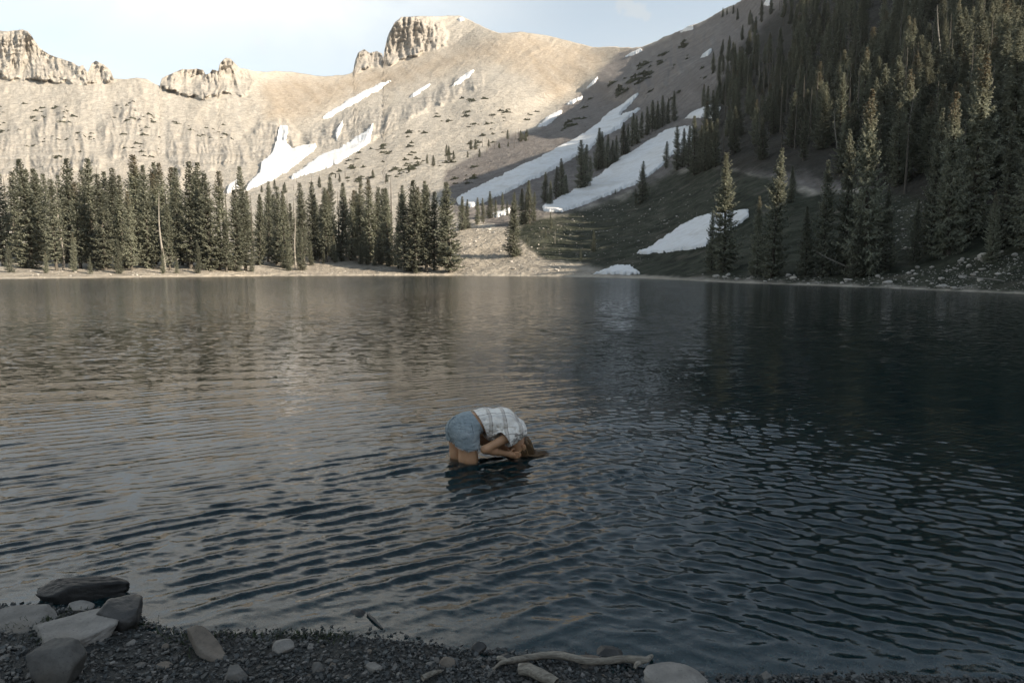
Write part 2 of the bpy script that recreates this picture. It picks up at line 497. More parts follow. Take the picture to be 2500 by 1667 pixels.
def land_color(px, py, rock, P):
    n = px.shape
    q = P / 30.0
    j = 22 * fbm(np.stack([px / 50.0, py / 30.0, np.zeros(n)], -1), 4)
    fine = fbm(P / 6.0, 3)
    streak = fbm(np.stack([px / 26.0, py / 190.0, np.full(n, 5.0)], -1), 4)
    streak2 = fbm(np.stack([(px + py * 1.1) / 120.0, (px * 0.9 - py) / 20.0, np.full(n, 6.0)], -1), 4)
    c = np.zeros(n + (3,)); c[:] = (0.41, 0.37, 0.312)
    c += (0.05 * streak + 0.03 * fine)[..., None]
    def blend(poly, col, soft=14.0, jit=1.0):
        nonlocal c
        m = sstep(-soft, soft, poly_sd(poly, px, py) + jit * j)[..., None]
        c = c * (1 - m) + np.asarray(col) * m
        return m[..., 0]
    m = blend(TUNDRA, (0.36, 0.30, 0.23), 30)
    c += (m * (0.07 * streak2 + 0.03 * fine))[..., None]
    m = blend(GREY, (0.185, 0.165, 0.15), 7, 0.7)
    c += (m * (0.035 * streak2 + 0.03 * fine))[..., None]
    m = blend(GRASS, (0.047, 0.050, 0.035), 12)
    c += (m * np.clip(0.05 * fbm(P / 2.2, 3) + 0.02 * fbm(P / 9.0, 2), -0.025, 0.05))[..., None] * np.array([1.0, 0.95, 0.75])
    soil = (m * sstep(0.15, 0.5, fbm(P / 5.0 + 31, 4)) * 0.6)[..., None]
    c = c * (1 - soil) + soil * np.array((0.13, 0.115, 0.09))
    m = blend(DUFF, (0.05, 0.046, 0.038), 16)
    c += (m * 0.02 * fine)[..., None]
    blend(BANK, (0.33, 0.29, 0.235), 9, 0.6)
    rc = np.array((0.37, 0.338, 0.293)) + (0.07 * fbm(np.stack([px / 40.0, py / 5.0, np.zeros(n)], -1), 3) + 0.05 * fine)[..., None]
    pk = sstep(-8, 8, poly_sd(CLIFFS['peak'], px, py))[..., None]
    rc = rc * (1 - pk) + pk * (np.array((0.335, 0.303, 0.262)) + 0.07 * fbm(np.stack([px / 12.0, py / 60.0, np.full(n, 2.0)], -1), 3)[..., None])
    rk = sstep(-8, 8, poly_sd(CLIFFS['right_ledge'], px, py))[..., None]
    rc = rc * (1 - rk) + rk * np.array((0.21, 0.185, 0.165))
    c = c * (1 - rock[..., None]) + rc * rock[..., None]
    # pale wet-and-dry line of stones along the water's edge
    e = (shore_py(px) - py)
    m = (1 - sstep(1.0, 7.0, e + 9 * fbm(P / 9.0, 3) + 5 * fine))[..., None] * (1 - 0.6 * sstep(1500, 1800, px))[..., None]
    c = c * (1 - m) + m * np.array((0.42, 0.37, 0.30))
    return np.clip(c, 0.02, 0.8)

def build_terrain():
    step = 2.6
    cols = np.concatenate([np.arange(-1500, -120, 20.0), np.arange(-120, 2620, step), np.arange(2620, 3301, 20.0)])
    # keep the sharp skyline corners
    nr = 330
    t = np.linspace(0, 1, nr)
    sp = shore_py(cols); kp = sky_py(cols)
    start = sp + np.where(cols > 2600, 8, 4)
    py = start[None, :] + (kp - start)[None, :] * t[:, None]
    px = np.broadcast_to(cols[None, :], py.shape).copy()
    P, D, rock = terrain(px, py)
    # foot of the land goes on under the water
    under = np.clip((py - sp[None, :]) / 4.0, 0, 3)
    P[..., 2] -= np.where(py > sp[None, :], under * 0.25, 0)
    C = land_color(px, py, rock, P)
    crest = P[-1]
    back = []
    for q in range(1, 6):
        b = crest.copy()
        b[:, 1] += q * q * 0.012 * D[-1] + 6 * q
        b[:, 0] *= b[:, 1] / crest[:, 1]
        b[:, 2] -= (q * q) * 0.006 * D[-1] + 2 * q
        back.append(b)
    foot = P[0].copy(); foot[:, 2] = -4.0; foot[:, 1] *= 0.9; foot[:, 0] *= 0.9
    V = np.concatenate([foot[None], P, np.array(back)], 0)
    C = np.concatenate([C[:1], C, np.repeat(C[-1:], 5, 0)], 0)
    R = np.concatenate([rock[:1], rock, np.repeat(rock[-1:], 5, 0)], 0)
    me = mesh_np('mountain_land', V.reshape(-1, 3), grid_faces(V.shape[0], V.shape[1]))
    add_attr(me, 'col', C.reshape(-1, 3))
    add_attr(me, 'rock', R.ravel())
    return me

def land_material():
    m = Mat('land')
    pos = m.n('ShaderNodeNewGeometry').outputs['Position']
    base = m.attr('col')
    rock = m.attr('rock', 'Fac')
    n1 = m.noise(0.9, 6, 0.65, vec=pos)
    n2 = m.noise(0.16, 6, 0.62, vec=pos)
    vor = m.n('ShaderNodeTexVoronoi', i_Scale=0.55); m.l(pos, vor.inputs['Vector'])
    k1 = m.rng(n1, 0.3, 0.72, 0.74, 1.24)
    k2 = m.rng(n2, 0.3, 0.7, 0.78, 1.2)
    k = m.math('MULTIPLY', k1, k2)
    cc = m.n('ShaderNodeVectorMath', operation='SCALE'); m.l(base, cc.inputs[0]); m.l(k, cc.inputs['Scale'])
    # darker bands of bedding in the rock
    sep = m.n('ShaderNodeSeparateXYZ'); m.l(pos, sep.inputs[0])
    zz = m.math('ADD', m.math('MULTIPLY', sep.outputs['Z'], 0.16), m.math('MULTIPLY', n2, 3.0))
    band = m.n('ShaderNodeTexNoise', noise_dimensions='1D', i_Scale=1.0, i_Detail=4.0); m.l(zz, band.inputs['W'])
    bk = m.rng(band.outputs[0], 0.35, 0.6, 0.82, 1.08)
    bk2 = m.n('ShaderNodeMix', data_type='FLOAT'); m.l(rock, bk2.inputs[0]); bk2.inputs[2].default_value = 1.0; m.l(bk, bk2.inputs[3])
    c2 = m.n('ShaderNodeVectorMath', operation='SCALE'); m.l(cc.outputs[0], c2.inputs[0]); m.l(bk2.outputs[0], c2.inputs['Scale'])
    h = m.math('ADD', m.math('MULTIPLY', n1, 1.0), m.math('MULTIPLY', n2, 4.0))
    h = m.math('ADD', h, m.math('MULTIPLY', vor.outputs['Distance'], 0.5))
    h = m.math('ADD', h, m.math('MULTIPLY', m.math('MULTIPLY', band.outputs[0], rock), 2.5))
    nb = m.bump(h, 0.48, 1.6)
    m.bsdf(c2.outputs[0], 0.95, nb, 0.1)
    return m.m
LAND = land_material()
land = obj('mountain_terrain', build_terrain(), LAND, kind='structure')
land['label'] = 'pale scree mountains and the dark forested slope around the lake'

# unseen hills behind and beside the camera, shaped to put the near shore in shade
def SHADE_RIDGE(Y):
    # unseen ridge right of the frame, its profile made up to steer the shade: high behind the camera, a saddle abreast of the lake, a shoulder beyond
    return 1.06 - 0.36 * sstep(-62, -36, Y) + 0.22 * sstep(15, 45, Y) + 0.60 * sstep(118, 168, Y)
def build_back_hills():
    xs = np.linspace(-900, 900, 121); ys = np.linspace(-900, 620, 103)
    X, Y = np.meshgrid(xs, ys)
    az = np.degrees(np.arctan2(X, Y))
    Xs = 32 + 0.0 * Y
    right = 0.70 * (X - Xs)
    right = np.where(right > 0, 165 * (1 - np.exp(-np.clip(right, 0, None) / 165.0)) * 1.22, right * 0.2)
    fall = 1 - 0.8 * sstep(420, 900, X)
    right = right * fall * SHADE_RIDGE(Y)
    behind = 0.16 * np.clip(-Y - 18, 0, None)
    leftz = 0.10 * np.clip(-X - 110, 0, None)
    Z = np.maximum(np.maximum(right, behind), leftz) + 0.6
    Z = Z + 6 * fbm(np.stack([X / 90.0, Y / 90.0, 0 * X], -1), 4) * sstep(60, 200, np.hypot(X, Y))
    keep_low = np.hypot(X, Y) < 60
    basin = (X < 30) & (X > -100) & (Y > -16)
    Z = np.where(basin, -3.0, Z)
    V = np.stack([X, Y, Z], -1).reshape(-1, 3)
    F = grid_faces(*X.shape)
    azv = az.ravel()
    front = (azv > -44) & (azv < 46) & (Y.ravel() > 0)
    bad = front[F].any(1)
    me = mesh_np('back_hills', V, F[~bad])
    add_attr(me, 'col', np.tile(np.array([[0.12, 0.11, 0.09]]), (len(V), 1)))
    add_attr(me, 'rock', np.zeros(len(V)))
    return me
bh = obj('hills', build_back_hills(), LAND, kind='structure')
# ------------------------------------------------------------------ near beach and lake bed
BEACH_EDGE = np.array([(-400, 1470), (0, 1492), (150, 1500), (310, 1512), (430, 1548), (600, 1560), (800, 1562), (950, 1578), (1100, 1598), (1400, 1606), (1600, 1632), (1750, 1652), (2000, 1662), (2500, 1672), (2900, 1680)], float)
_be = on_plane(BEACH_EDGE[:, 0], BEACH_EDGE[:, 1])
_be = np.concatenate([[[-40, 9.0, 0], [-12, 5.0, 0]], _be, [[6, 2.6, 0], [14, 3.4, 0], [32, 12, 0]]])
def edge_y(x):
    return np.interp(x, _be[:, 0], _be[:, 1])
def beach_z(x, y):
    x = np.asarray(x, float); y = np.asarray(y, float)
    s = y - edge_y(x)
    z = np.where(s < 0, -0.085 * s, 0)
    dep = np.clip(s, 0, None)
    z = z - np.where(s > 0, np.minimum(0.155 * dep + 0.006 * dep ** 2, 2.0 + 0.02 * dep), 0)
    z = z + 0.012 * fbm(np.stack([x / 0.35, y / 0.35, 0 * x], -1), 3) + 0.02 * fbm(np.stack([x / 1.3, y / 1.3, 0 * x + 4], -1), 2)
    return z
def build_beach():
    xs = np.concatenate([np.linspace(-60, -4.2, 28), np.linspace(-4, 4, 320), np.linspace(4.2, 60, 28)])
    ys = np.concatenate([np.linspace(-30, 0.8, 20), np.linspace(1.0, 7.5, 260), np.geomspace(7.7, 170, 40)])
    X, Y = np.meshgrid(xs, ys)
    Z = beach_z(X, Y)
    V = np.stack([X, Y, Z], -1)
    me = mesh_np('lake_bed', V.reshape(-1, 3), grid_faces(*X.shape))
    return me
def beach_material():
    m = Mat('beach_soil')
    pos = m.coord('Object')
    n1 = m.noise(60, 5, 0.7)
    n2 = m.noise(6, 5, 0.6)
    c = m.ramp(n1, [(0.3, (0.018, 0.019, 0.018)), (0.55, (0.05, 0.052, 0.05)), (0.75, (0.075, 0.075, 0.072))])
    c = m.mix(m.rng(n2, 0.35, 0.65, 0, 0.6), c, (0.045, 0.043, 0.036))
    m.bsdf(c, 0.75, m.bump(n1, 0.8, 0.02), 0.3)
    return m.m
SOIL = beach_material()
obj('shore_ground', build_beach(), SOIL, kind='structure')

# ------------------------------------------------------------------ water
PERSON_AT = on_plane(np.array([1138.0]), np.array([1121.0]))[0]
def wave_field(x, y):
    r = np.random.default_rng(77)
    h = np.zeros_like(x)
    az = np.arctan2(x, y)
    warp = 0.07 * fbm(np.stack([x / 1.6, y / 1.6, 0 * x], -1), 2)
    warp2 = 0.07 * fbm(np.stack([x / 1.8, y / 1.8, 0 * x + 9], -1), 2)
    gl = 1 - sstep(-0.25, 0.45, az)            # ripples coming in from the left
    gr = sstep(-0.25, 0.35, az)                # and from the right
    groups = [  # centre angle of the wave vector, spread, slope, mask, wavelengths, count
        (math.radians(124), 7, 0.205, 0.25 + 0.75 * gl, 0.12, 0.26, 13),
        (math.radians(60), 10, 0.165, gr, 0.10, 0.24, 13),
        (math.radians(96), 16, 0.085, 1.0, 0.10, 0.20, 14),
        (math.radians(70), 70, 0.075, 1.0, 0.035, 0.09, 18),
        (math.radians(108), 16, 0.035, 1.0, 0.5, 1.0, 6)]
    dist = np.hypot(x, y)
    for ang, spr, amp, mask, l0, l1, n in groups:
        g = np.zeros_like(x)
        lm = 0
        for k in range(n):
            a = ang + math.radians(r.normal() * spr)
            lam = math.exp(r.uniform(math.log(l0), math.log(l1)))
            kk = 2 * math.pi / lam
            # ripples finer than the local mesh fade out with distance
            ok = 1 - sstep(0.28, 0.75, (dist ** 2 / 2917.0 * 1.9) / lam)
            ph = (x + warp) * math.cos(a) * kk + (y + warp2) * math.sin(a) * kk + r.uniform(0, 6.28)
            g += ok / kk * np.sin(ph)
            lm += 1 / kk / n
        g *= math.sqrt(2.0 / n)              # slope of about one
        h += mask * amp * (g + 0.22 * g * g / lm)
    gust = 0.75 + 0.55 * fbm(np.stack([x / 2.4, y / 4.5, 0 * x + 2], -1), 3)
    pd = np.hypot(x - PERSON_AT[0], y - PERSON_AT[1])      # rings round the wader's legs
    h = h + 0.0035 * np.exp(-pd / 0.45) * np.sin(pd / 0.115 * 6.283 + 1.5 * fbm(np.stack([x / 0.3, y / 0.3, 0 * x], -1), 2))
    sh = sstep(-0.02, 0.75, y - edge_y(x))
    calm = 1 - 0.48 * sstep(3.5, 11, dist)
    return h * gust * calm * (0.2 + 0.8 * sh)

def build_water():
    th = np.concatenate([np.radians(np.linspace(-125, -51, 24)), np.linspace(math.radians(-50), math.radians(50), 1000), np.radians(np.linspace(51, 125, 24))])
    pys = np.concatenate([np.linspace(2600, 1760, 12), np.linspace(1752, 800, 560), np.linspace(797, 664.5, 70)])
    r = -CAM_H / ray(np.full(pys.shape, 1250.0), pys)[1]
    r = np.concatenate([[0.6], r[r > 0.7], [330.0]])
    R, T = np.meshgrid(r, th, indexing='ij')
    # keep the sheet a little curved-free: rings are straight lines across the view within the frame
    X = R * np.tan(np.clip(T, -1.2, 1.2)); Y = R.copy()
    side = np.abs(T) > 1.2
    X = np.where(side, R * np.sin(T) * 2.5, X); Y = np.where(side, R * np.cos(T) * 2.5, Y)
    Z = wave_field(X, Y)
    V = np.stack([X, Y, Z], -1)
    return mesh_np('lake_water', V.reshape(-1, 3), grid_faces(*X.shape))
def water_material():
    m = Mat('lake_water')
    pos = m.n('ShaderNodeNewGeometry').outputs['Position']
    mp = m.n('ShaderNodeMapping'); m.l(pos, mp.inputs['Vector']); mp.inputs['Scale'].default_value = (0.5, 1.0, 1.0); mp.inputs['Rotation'].default_value = (0, 0, 0.12)
    ln = m.n('ShaderNodeVectorMath', operation='LENGTH'); m.l(pos, ln.inputs[0])
    far = m.rng(ln.outputs['Value'], 7, 19, 0.0, 1.0, True)
    def slopes(scale, detail, rough, k):
        nz = m.n('ShaderNodeTexNoise', i_Scale=scale, i_Detail=detail, i_Roughness=rough); m.l(mp.outputs[0], nz.inputs['Vector'])
        sb = m.n('ShaderNodeVectorMath', operation='SUBTRACT'); m.l(nz.outputs['Color'], sb.inputs[0]); sb.inputs[1].default_value = (0.5, 0.5, 0.5)
        sc = m.n('ShaderNodeVectorMath', operation='SCALE'); m.l(sb.outputs[0], sc.inputs[0])
        if hasattr(k, 'links'): m.l(k, sc.inputs['Scale'])
        else: sc.inputs['Scale'].default_value = k
        return sc.outputs[0]
    # unresolved ripples: slopes at every size from a metre down to centimetres, gustier in places
    gust = m.rng(m.noise(0.09, 3, 0.6, vec=mp.outputs[0]), 0.3, 0.7, 0.8, 1.2)
    s1 = slopes(9.0, 5, 0.70, m.math('MULTIPLY', m.math('MULTIPLY', far, gust), m.rng(ln.outputs['Value'], 15, 80, 0.75, 1.15)))
    s2 = slopes(26.0, 3, 0.65, 0.20)
    ad = m.n('ShaderNodeVectorMath', operation='ADD'); m.l(s1, ad.inputs[0]); m.l(s2, ad.inputs[1])
    fl = m.n('ShaderNodeVectorMath', operation='MULTIPLY'); m.l(ad.outputs[0], fl.inputs[0]); fl.inputs[1].default_value = (0.75, 1.0, 0.0)
    gn = m.n('ShaderNodeNewGeometry').outputs['Normal']
    a2 = m.n('ShaderNodeVectorMath', operation='ADD'); m.l(gn, a2.inputs[0]); m.l(fl.outputs[0], a2.inputs[1])
    nn = m.n('ShaderNodeVectorMath', operation='NORMALIZE'); m.l(a2.outputs[0], nn.inputs[0])
    nb = nn.outputs[0]
    fr = m.n('ShaderNodeFresnel', i_IOR=1.48); m.l(nb, fr.inputs['Normal'])
    gl = m.n('ShaderNodeBsdfGlossy'); m.l(m.rng(ln.outputs['Value'], 8, 70, 0.015, 0.10, True), gl.inputs['Roughness']); m.l(nb, gl.inputs['Normal'])
    tr = m.n('ShaderNodeBsdfTransparent'); tr.inputs[0].default_value = (0.9, 0.97, 0.97, 1)
    df = m.n('ShaderNodeBsdfDiffuse'); df.inputs[0].default_value = (0.014, 0.062, 0.075, 1)      # light scattered back by the water itself
    bd = m.n('ShaderNodeMixShader', i_0=0.22); m.l(tr.outputs[0], bd.inputs[1]); m.l(df.outputs[0], bd.inputs[2])
    mx = m.n('ShaderNodeMixShader'); m.l(fr.outputs[0], mx.inputs[0]); m.l(bd.outputs[0], mx.inputs[1]); m.l(gl.outputs[0], mx.inputs[2])
    m.l(mx.outputs[0], m.out.inputs['Surface'])
    va = m.n('ShaderNodeVolumeAbsorption', i_Density=12.0); va.inputs[0].default_value = (0.25, 0.62, 0.70, 1)
    m.l(va.outputs[0], m.out.inputs['Volume'])
    return m.m
WATER = water_material()
obj('lake_water', build_water(), WATER, kind='structure')
# ------------------------------------------------------------------ snow patches (draped sheets with thickness)
SNOW = [
 ('broad white snow apron below the cliffs, fanning down towards the trees', [(684,308),(704,307),(699,350),(714,366),(745,356),(772,352),(770,366),(742,388),(705,416),(668,438),(632,452),(598,464),(612,446),(632,425),(640,402),(655,388),(668,368)]),
 ('small snow patch just above the treetops at the foot of the pale wall', [(552,472),(560,456),(578,443),(592,444),(586,460),(566,470)]),
 ('slanting snow tongue under the dark spur of rock', [(912,302),(900,318),(862,345),(832,362),(790,378),(756,402),(716,430),(700,440),(760,424),(800,408),(852,384),(884,362),(904,344)]),
 ('long thin snow streak high on the bare brown slope', [(776,292),(800,277),(860,240),(915,211),(957,195),(948,206),(880,246),(800,288)]),
 ('short snow streak below the middle of the bare slope', [(996,241),(1010,228),(1035,212),(1052,205),(1042,218),(1010,237)]),
 ('short snow streak beside the upper end of the rocky spur', [(1098,215),(1120,194),(1148,174),(1158,172),(1149,187),(1120,206)]),
 ('narrow snow gully between the cliff buttresses', [(818,330),(826,312),(836,296),(838,306),(830,326),(822,344)]),
 ('lowest snow strip in the shaded gully', [(1310,311),(1330,295),(1360,275),(1374,272),(1361,289),(1332,307)]),
 ('second snow strip up the shaded gully', [(1382,258),(1400,245),(1426,235),(1421,243),(1396,257)]),
 ('third snow strip up the shaded gully', [(1429,219),(1445,200),(1458,188),(1461,192),(1446,209)]),
 ('snow strip just below the saddle on the skyline', [(1522,142),(1540,130),(1563,121),(1568,127),(1546,137)]),
 ('long snow band running down the grey scree into the dark trees', [(1112,486),(1118,500),(1150,505),(1246,464),(1353,415),(1416,379),(1444,366),(1464,342),(1515,313),(1562,266),(1524,279),(1514,284),(1560,231),(1541,240),(1487,276),(1460,307),(1425,329),(1380,352),(1335,378),(1246,423),(1157,463)]),
 ('wide snow band above the dark grass slope', [(1319,506),(1328,518),(1362,520),(1440,497),(1550,454),(1602,420),(1642,380),(1690,356),(1692,310),(1652,317),(1625,321),(1600,339),(1560,364),(1500,399),(1455,437),(1422,450),(1392,474)]),
 ('small snow patch among the trees at the top of the wide band', [(1670,293),(1698,275),(1720,264),(1760,265),(1752,286),(1744,299),(1728,286),(1700,291)]),
 ('bright snow patch low on the grass slope beside the tall spruces', [(1546,623),(1580,610),(1640,570),(1656,555),(1700,535),(1730,524),(1790,517),(1826,514),(1828,532),(1802,552),(1762,572),(1722,601),(1680,613),(1620,618)]),
 ('small snow patch at the water edge', [(1448,669),(1478,660),(1508,650),(1536,651),(1564,668),(1540,671),(1500,671)]),
 ('tiny snow spot on the flat summit', [(1115,46),(1128,42),(1136,49),(1122,53)]),
 ('thin snow sliver at the lower edge of the shaded trees', [(1192,531),(1215,519),(1247,511),(1244,523),(1215,532)]),
 ('snow sliver on the upper skyline ridge', [(1658,79),(1690,65),(1694,70),(1672,80)]),
 ('snow streak on the grey slope near the dead trunks', [(1710,143),(1724,128),(1741,120),(1731,136)]),
 ('small snow spot in the dense forest', [(2036,152),(2045,142),(2062,146),(2050,154)]),
 ('snow spot high between the upper trees', [(1864,12),(1874,-4),(1886,-2),(1878,14)]),
]
def snow_material():
    m = Mat('old_snow')
    pos = m.n('ShaderNodeNewGeometry').outputs['Position']
    n = m.noise(0.5, 6, 0.65, vec=pos)
    n2 = m.noise(0.08, 3, 0.5, vec=pos)
    c = m.ramp(n, [(0.25, (0.60, 0.58, 0.55)), (0.5, (0.71, 0.705, 0.695)), (1, (0.80, 0.80, 0.80))])
    mp = m.n('ShaderNodeMapping'); m.l(pos, mp.inputs[0]); mp.inputs['Scale'].default_value = (0.10, 0.03, 0.25); mp.inputs['Rotation'].default_value = (0, 0, 0.5)
    n3 = m.noise(1.0, 6, 0.7, vec=mp.outputs[0])
    c = m.mix(m.rng(n3, 0.5, 0.68, 0, 0.55), c, (0.46, 0.43, 0.38))
    c = m.mix(m.rng(n2, 0.5, 0.75, 0, 0.4), c, (0.58, 0.54, 0.48))
    m.bsdf(c, 0.7, m.bump(n, 0.25, 0.6), 0.2)
    return m.m
SNOWM = snow_material()
for lab, poly in SNOW:
    b = np.asarray(poly, float)
    size = max(np.ptp(b[:, 0]), np.ptp(b[:, 1]))
    st = 1.4 if size < 160 else 2.2
    xs = np.arange(b[:, 0].min() - 6, b[:, 0].max() + 7, st); ys = np.arange(b[:, 1].min() - 6, b[:, 1].max() + 7, st)
    X, Y = np.meshgrid(xs, ys)
    jit = (1.5 + min(size, 300) * 0.016) * fbm(np.stack([X / (10 + size * 0.05), Y / (8 + size * 0.03), 0 * X + size], -1), 5, 0.6)
    jit = jit + 3.2 * fbm(np.stack([X / 6.0, Y / 4.0, 0 * X + 7], -1), 4, 0.65)
    sd = poly_sd(poly, X, Y) + jit
    gy, gx = np.gradient(sd, st)
    sl = np.clip(np.hypot(gx, gy), 0.5, 2.5) ** 2
    mv = np.where(sd < 0, np.clip(sd, -2 * st, 0), 0) / sl
    X = X - mv * gx; Y = Y - mv * gy
    Yc = np.maximum(Y, sky_py(X) + 1.0) if b[:, 1].min() < 80 else Y
    P, D, rk = terrain(X, Yc)
    th = np.clip(D * 0.0035, 0.35, 2.2)
    k = D / FPX
    lift = np.clip(sd * 0.5, -0.1, 1.0)
    P[..., 2] += lift * th
    P[..., 1] -= lift * th * 0.8
    F = grid_faces(*X.shape)
    ok = (sd.ravel()[F] > -1.5 * st).all(1) & (sd.ravel()[F] > 0).any(1)
    used = np.unique(F[ok]); mp = np.full(X.size, -1); mp[used] = np.arange(len(used))
    o = obj('snow_patch', mesh_np('snow_patch', P.reshape(-1, 3)[used], mp[F[ok]]), SNOWM, label=lab, cat='snow patch', group='old snow patches on the slopes')

# ------------------------------------------------------------------ conifers
def frame_from(d):
    d = d / (np.linalg.norm(d, axis=1)[:, None] + 1e-9)
    up = np.tile(np.array([[0, 0, 1.0]]), (len(d), 1))
    s = np.cross(d, up); s /= (np.linalg.norm(s, axis=1)[:, None] + 1e-6)
    n = np.cross(s, d)
    return d, s, n

def sprays(base, direc, length, width, r, droop=0.25):
    """rhombic needle sprays: 4 verts, 2 tris each"""
    d, s, n = frame_from(direc)
    ang = r.uniform(-0.9, 0.9, len(d))
    w = s * np.cos(ang)[:, None] + n * np.sin(ang)[:, None]
    L = length[:, None]; Wd = width[:, None]
    tip = base + d * L; tip[:, 2] -= droop * length
    mid = base + d * L * 0.45; mid[:, 2] -= droop * length * 0.2
    V = np.stack([base, mid + w * Wd, tip, mid - w * Wd], 1).reshape(-1, 3)
    i = np.arange(len(base))[:, None] * 4
    F = np.concatenate([i + np.array([[0, 1, 2]]), i + np.array([[0, 2, 3]])])
    return V, F

def tube(path, rad, ns=6, cap=True):
    path = np.asarray(path, float); rad = np.asarray(rad, float)
    t = np.gradient(path, axis=0); t /= np.linalg.norm(t, axis=1)[:, None] + 1e-9
    ref = np.array([0.0, 0, 1]) if abs(t[0, 2]) < 0.8 else np.array([1.0, 0, 0])
    a = np.cross(t, ref); a /= np.linalg.norm(a, axis=1)[:, None] + 1e-9
    b = np.cross(t, a)
    th = np.linspace(0, 2 * math.pi, ns, endpoint=False)
    V = path[:, None] + rad[:, None, None] * (np.cos(th)[None, :, None] * a[:, None] + np.sin(th)[None, :, None] * b[:, None])
    n = len(path)
    i = np.arange(n * ns).reshape(n, ns)
    j = np.roll(i, -1, 1)
    F = np.stack([i[:-1], j[:-1], j[1:], i[1:]], -1).reshape(-1, 4)
    return V.reshape(-1, 3), F

def join(parts):
    Vs, q, t, o = [], [], [], 0
    for V, F in parts:
        Vs.append(V)
        (q if F.shape[1] == 4 else t).append(F + o)
        o += len(V)
    fs = []
    if q: fs.append(np.concatenate(q))
    if t: fs.append(np.concatenate(t))
    return np.concatenate(Vs), fs

def spruce(seed, H=16.0, R=2.2, base=0.05, dens=1.0, shape=0.8, ragged=0.25, thin=1.0):
    r = np.random.default_rng(seed)
    bend = r.normal(size=2) * 0.12
    def axis(z):
        k = z / H
        return np.stack([bend[0] * np.sin(k * 3) , bend[1] * np.sin(k * 2.3), z], -1)
    zt = np.linspace(-0.6, H * 0.985, 14)
    tv, tf = tube(axis(zt), 0.26 * (1 - np.clip(zt / H, 0, 1)) ** 0.85 + 0.012, 8)
    tparts = [(tv, tf)]
    # bare dead stubs low on the trunk
    for k in range(14):
        z = r.uniform(0.03, 0.4) * H; a = r.uniform(0, 6.28); L = r.uniform(0.3, 1.0)
        p0 = axis(np.array(z)); p1 = p0 + np.array([math.cos(a) * L, math.sin(a) * L, -0.1 * L])
        tparts.append(tube(np.array([p0, (p0 + p1) / 2, p1]), [0.03, 0.02, 0.006], 4))
    trunk = join(tparts)
    B, Dn, Ln, Wd = [], [], [], []
    z = base * H
    # clumpy outline: a slow random envelope by height and azimuth
    env_ph = r.uniform(0, 6.28, 8)
    while z < H * 0.992:
        t = (z / H - base) / (1 - base)
        prof = R * (1 - t) ** shape * min(1.0, 0.55 + t * 3.5) + 0.10
        nb = int(r.integers(5, 8)) if t < 0.9 else 4
        a0 = r.uniform(0, 6.28)
        for k in range(nb):
            a = a0 + k * 6.283 / nb + r.normal() * 0.25
            env = 1 + ragged * (math.sin(a * 2 + z * 1.3 + env_ph[0]) * 0.5 + math.sin(a + z * 0.55 + env_ph[1]) * 0.5)
            L = prof * env * r.uniform(0.62, 1.12)
            if r.random() < 0.07: L *= 0.35
            el = -0.35 + 1.1 * t ** 1.6 + r.normal() * 0.1
            n = max(4, int(L / 0.135 * dens))
            s = np.linspace(0.12 if t > 0.5 else 0.25, 1.0, n)
            hor = s * L * math.cos(el)
            ver = s * L * math.sin(el) - 0.10 * L * np.sin(s * 3.14) + 0.16 * L * s ** 3
            p0 = axis(np.array(z))
            pts = np.stack([p0[0] + hor * math.cos(a), p0[1] + hor * math.sin(a), z + ver], -1)
            out = np.array([math.cos(a), math.sin(a), math.sin(el) * 0.6])
            side = np.array([-math.sin(a), math.cos(a), 0])
            m = 3
            for q in range(m):
                sg = (-1, 1, 0)[q]
                B.append(pts + r.normal(size=pts.shape) * 0.03)
                dd = out[None] * r.uniform(0.35, 1.0, (n, 1)) + side[None] * sg * r.uniform(0.6, 1.2, (n, 1)) + r.normal(size=(n, 3)) * 0.28
                dd[:, 2] += -0.12 if sg else 0.25
                Dn.append(dd)
                ln = (0.22 + 0.26 * L * (1 - s) * (0.6 if sg == 0 else 1.0)) * r.uniform(0.7, 1.25, n)
                Ln.append(np.minimum(ln, 0.75))
                Wd.append(r.uniform(0.07, 0.145, n) * thin)
        z += (0.30 + 0.12 * (1 - t)) * r.uniform(0.75, 1.25) / dens ** 0.5
    # leader
    B.append(np.array([[*axis(np.array(H * 0.97))[:2], H * 0.96]] * 6)); Dn.append(r.normal(size=(6, 3)) * 0.25 + np.array([0, 0, 1.0])); Ln.append(np.full(6, 0.5)); Wd.append(np.full(6, 0.05))
    crown = sprays(np.concatenate(B), np.concatenate(Dn), np.concatenate(Ln), np.concatenate(Wd), r)
    return trunk, crown

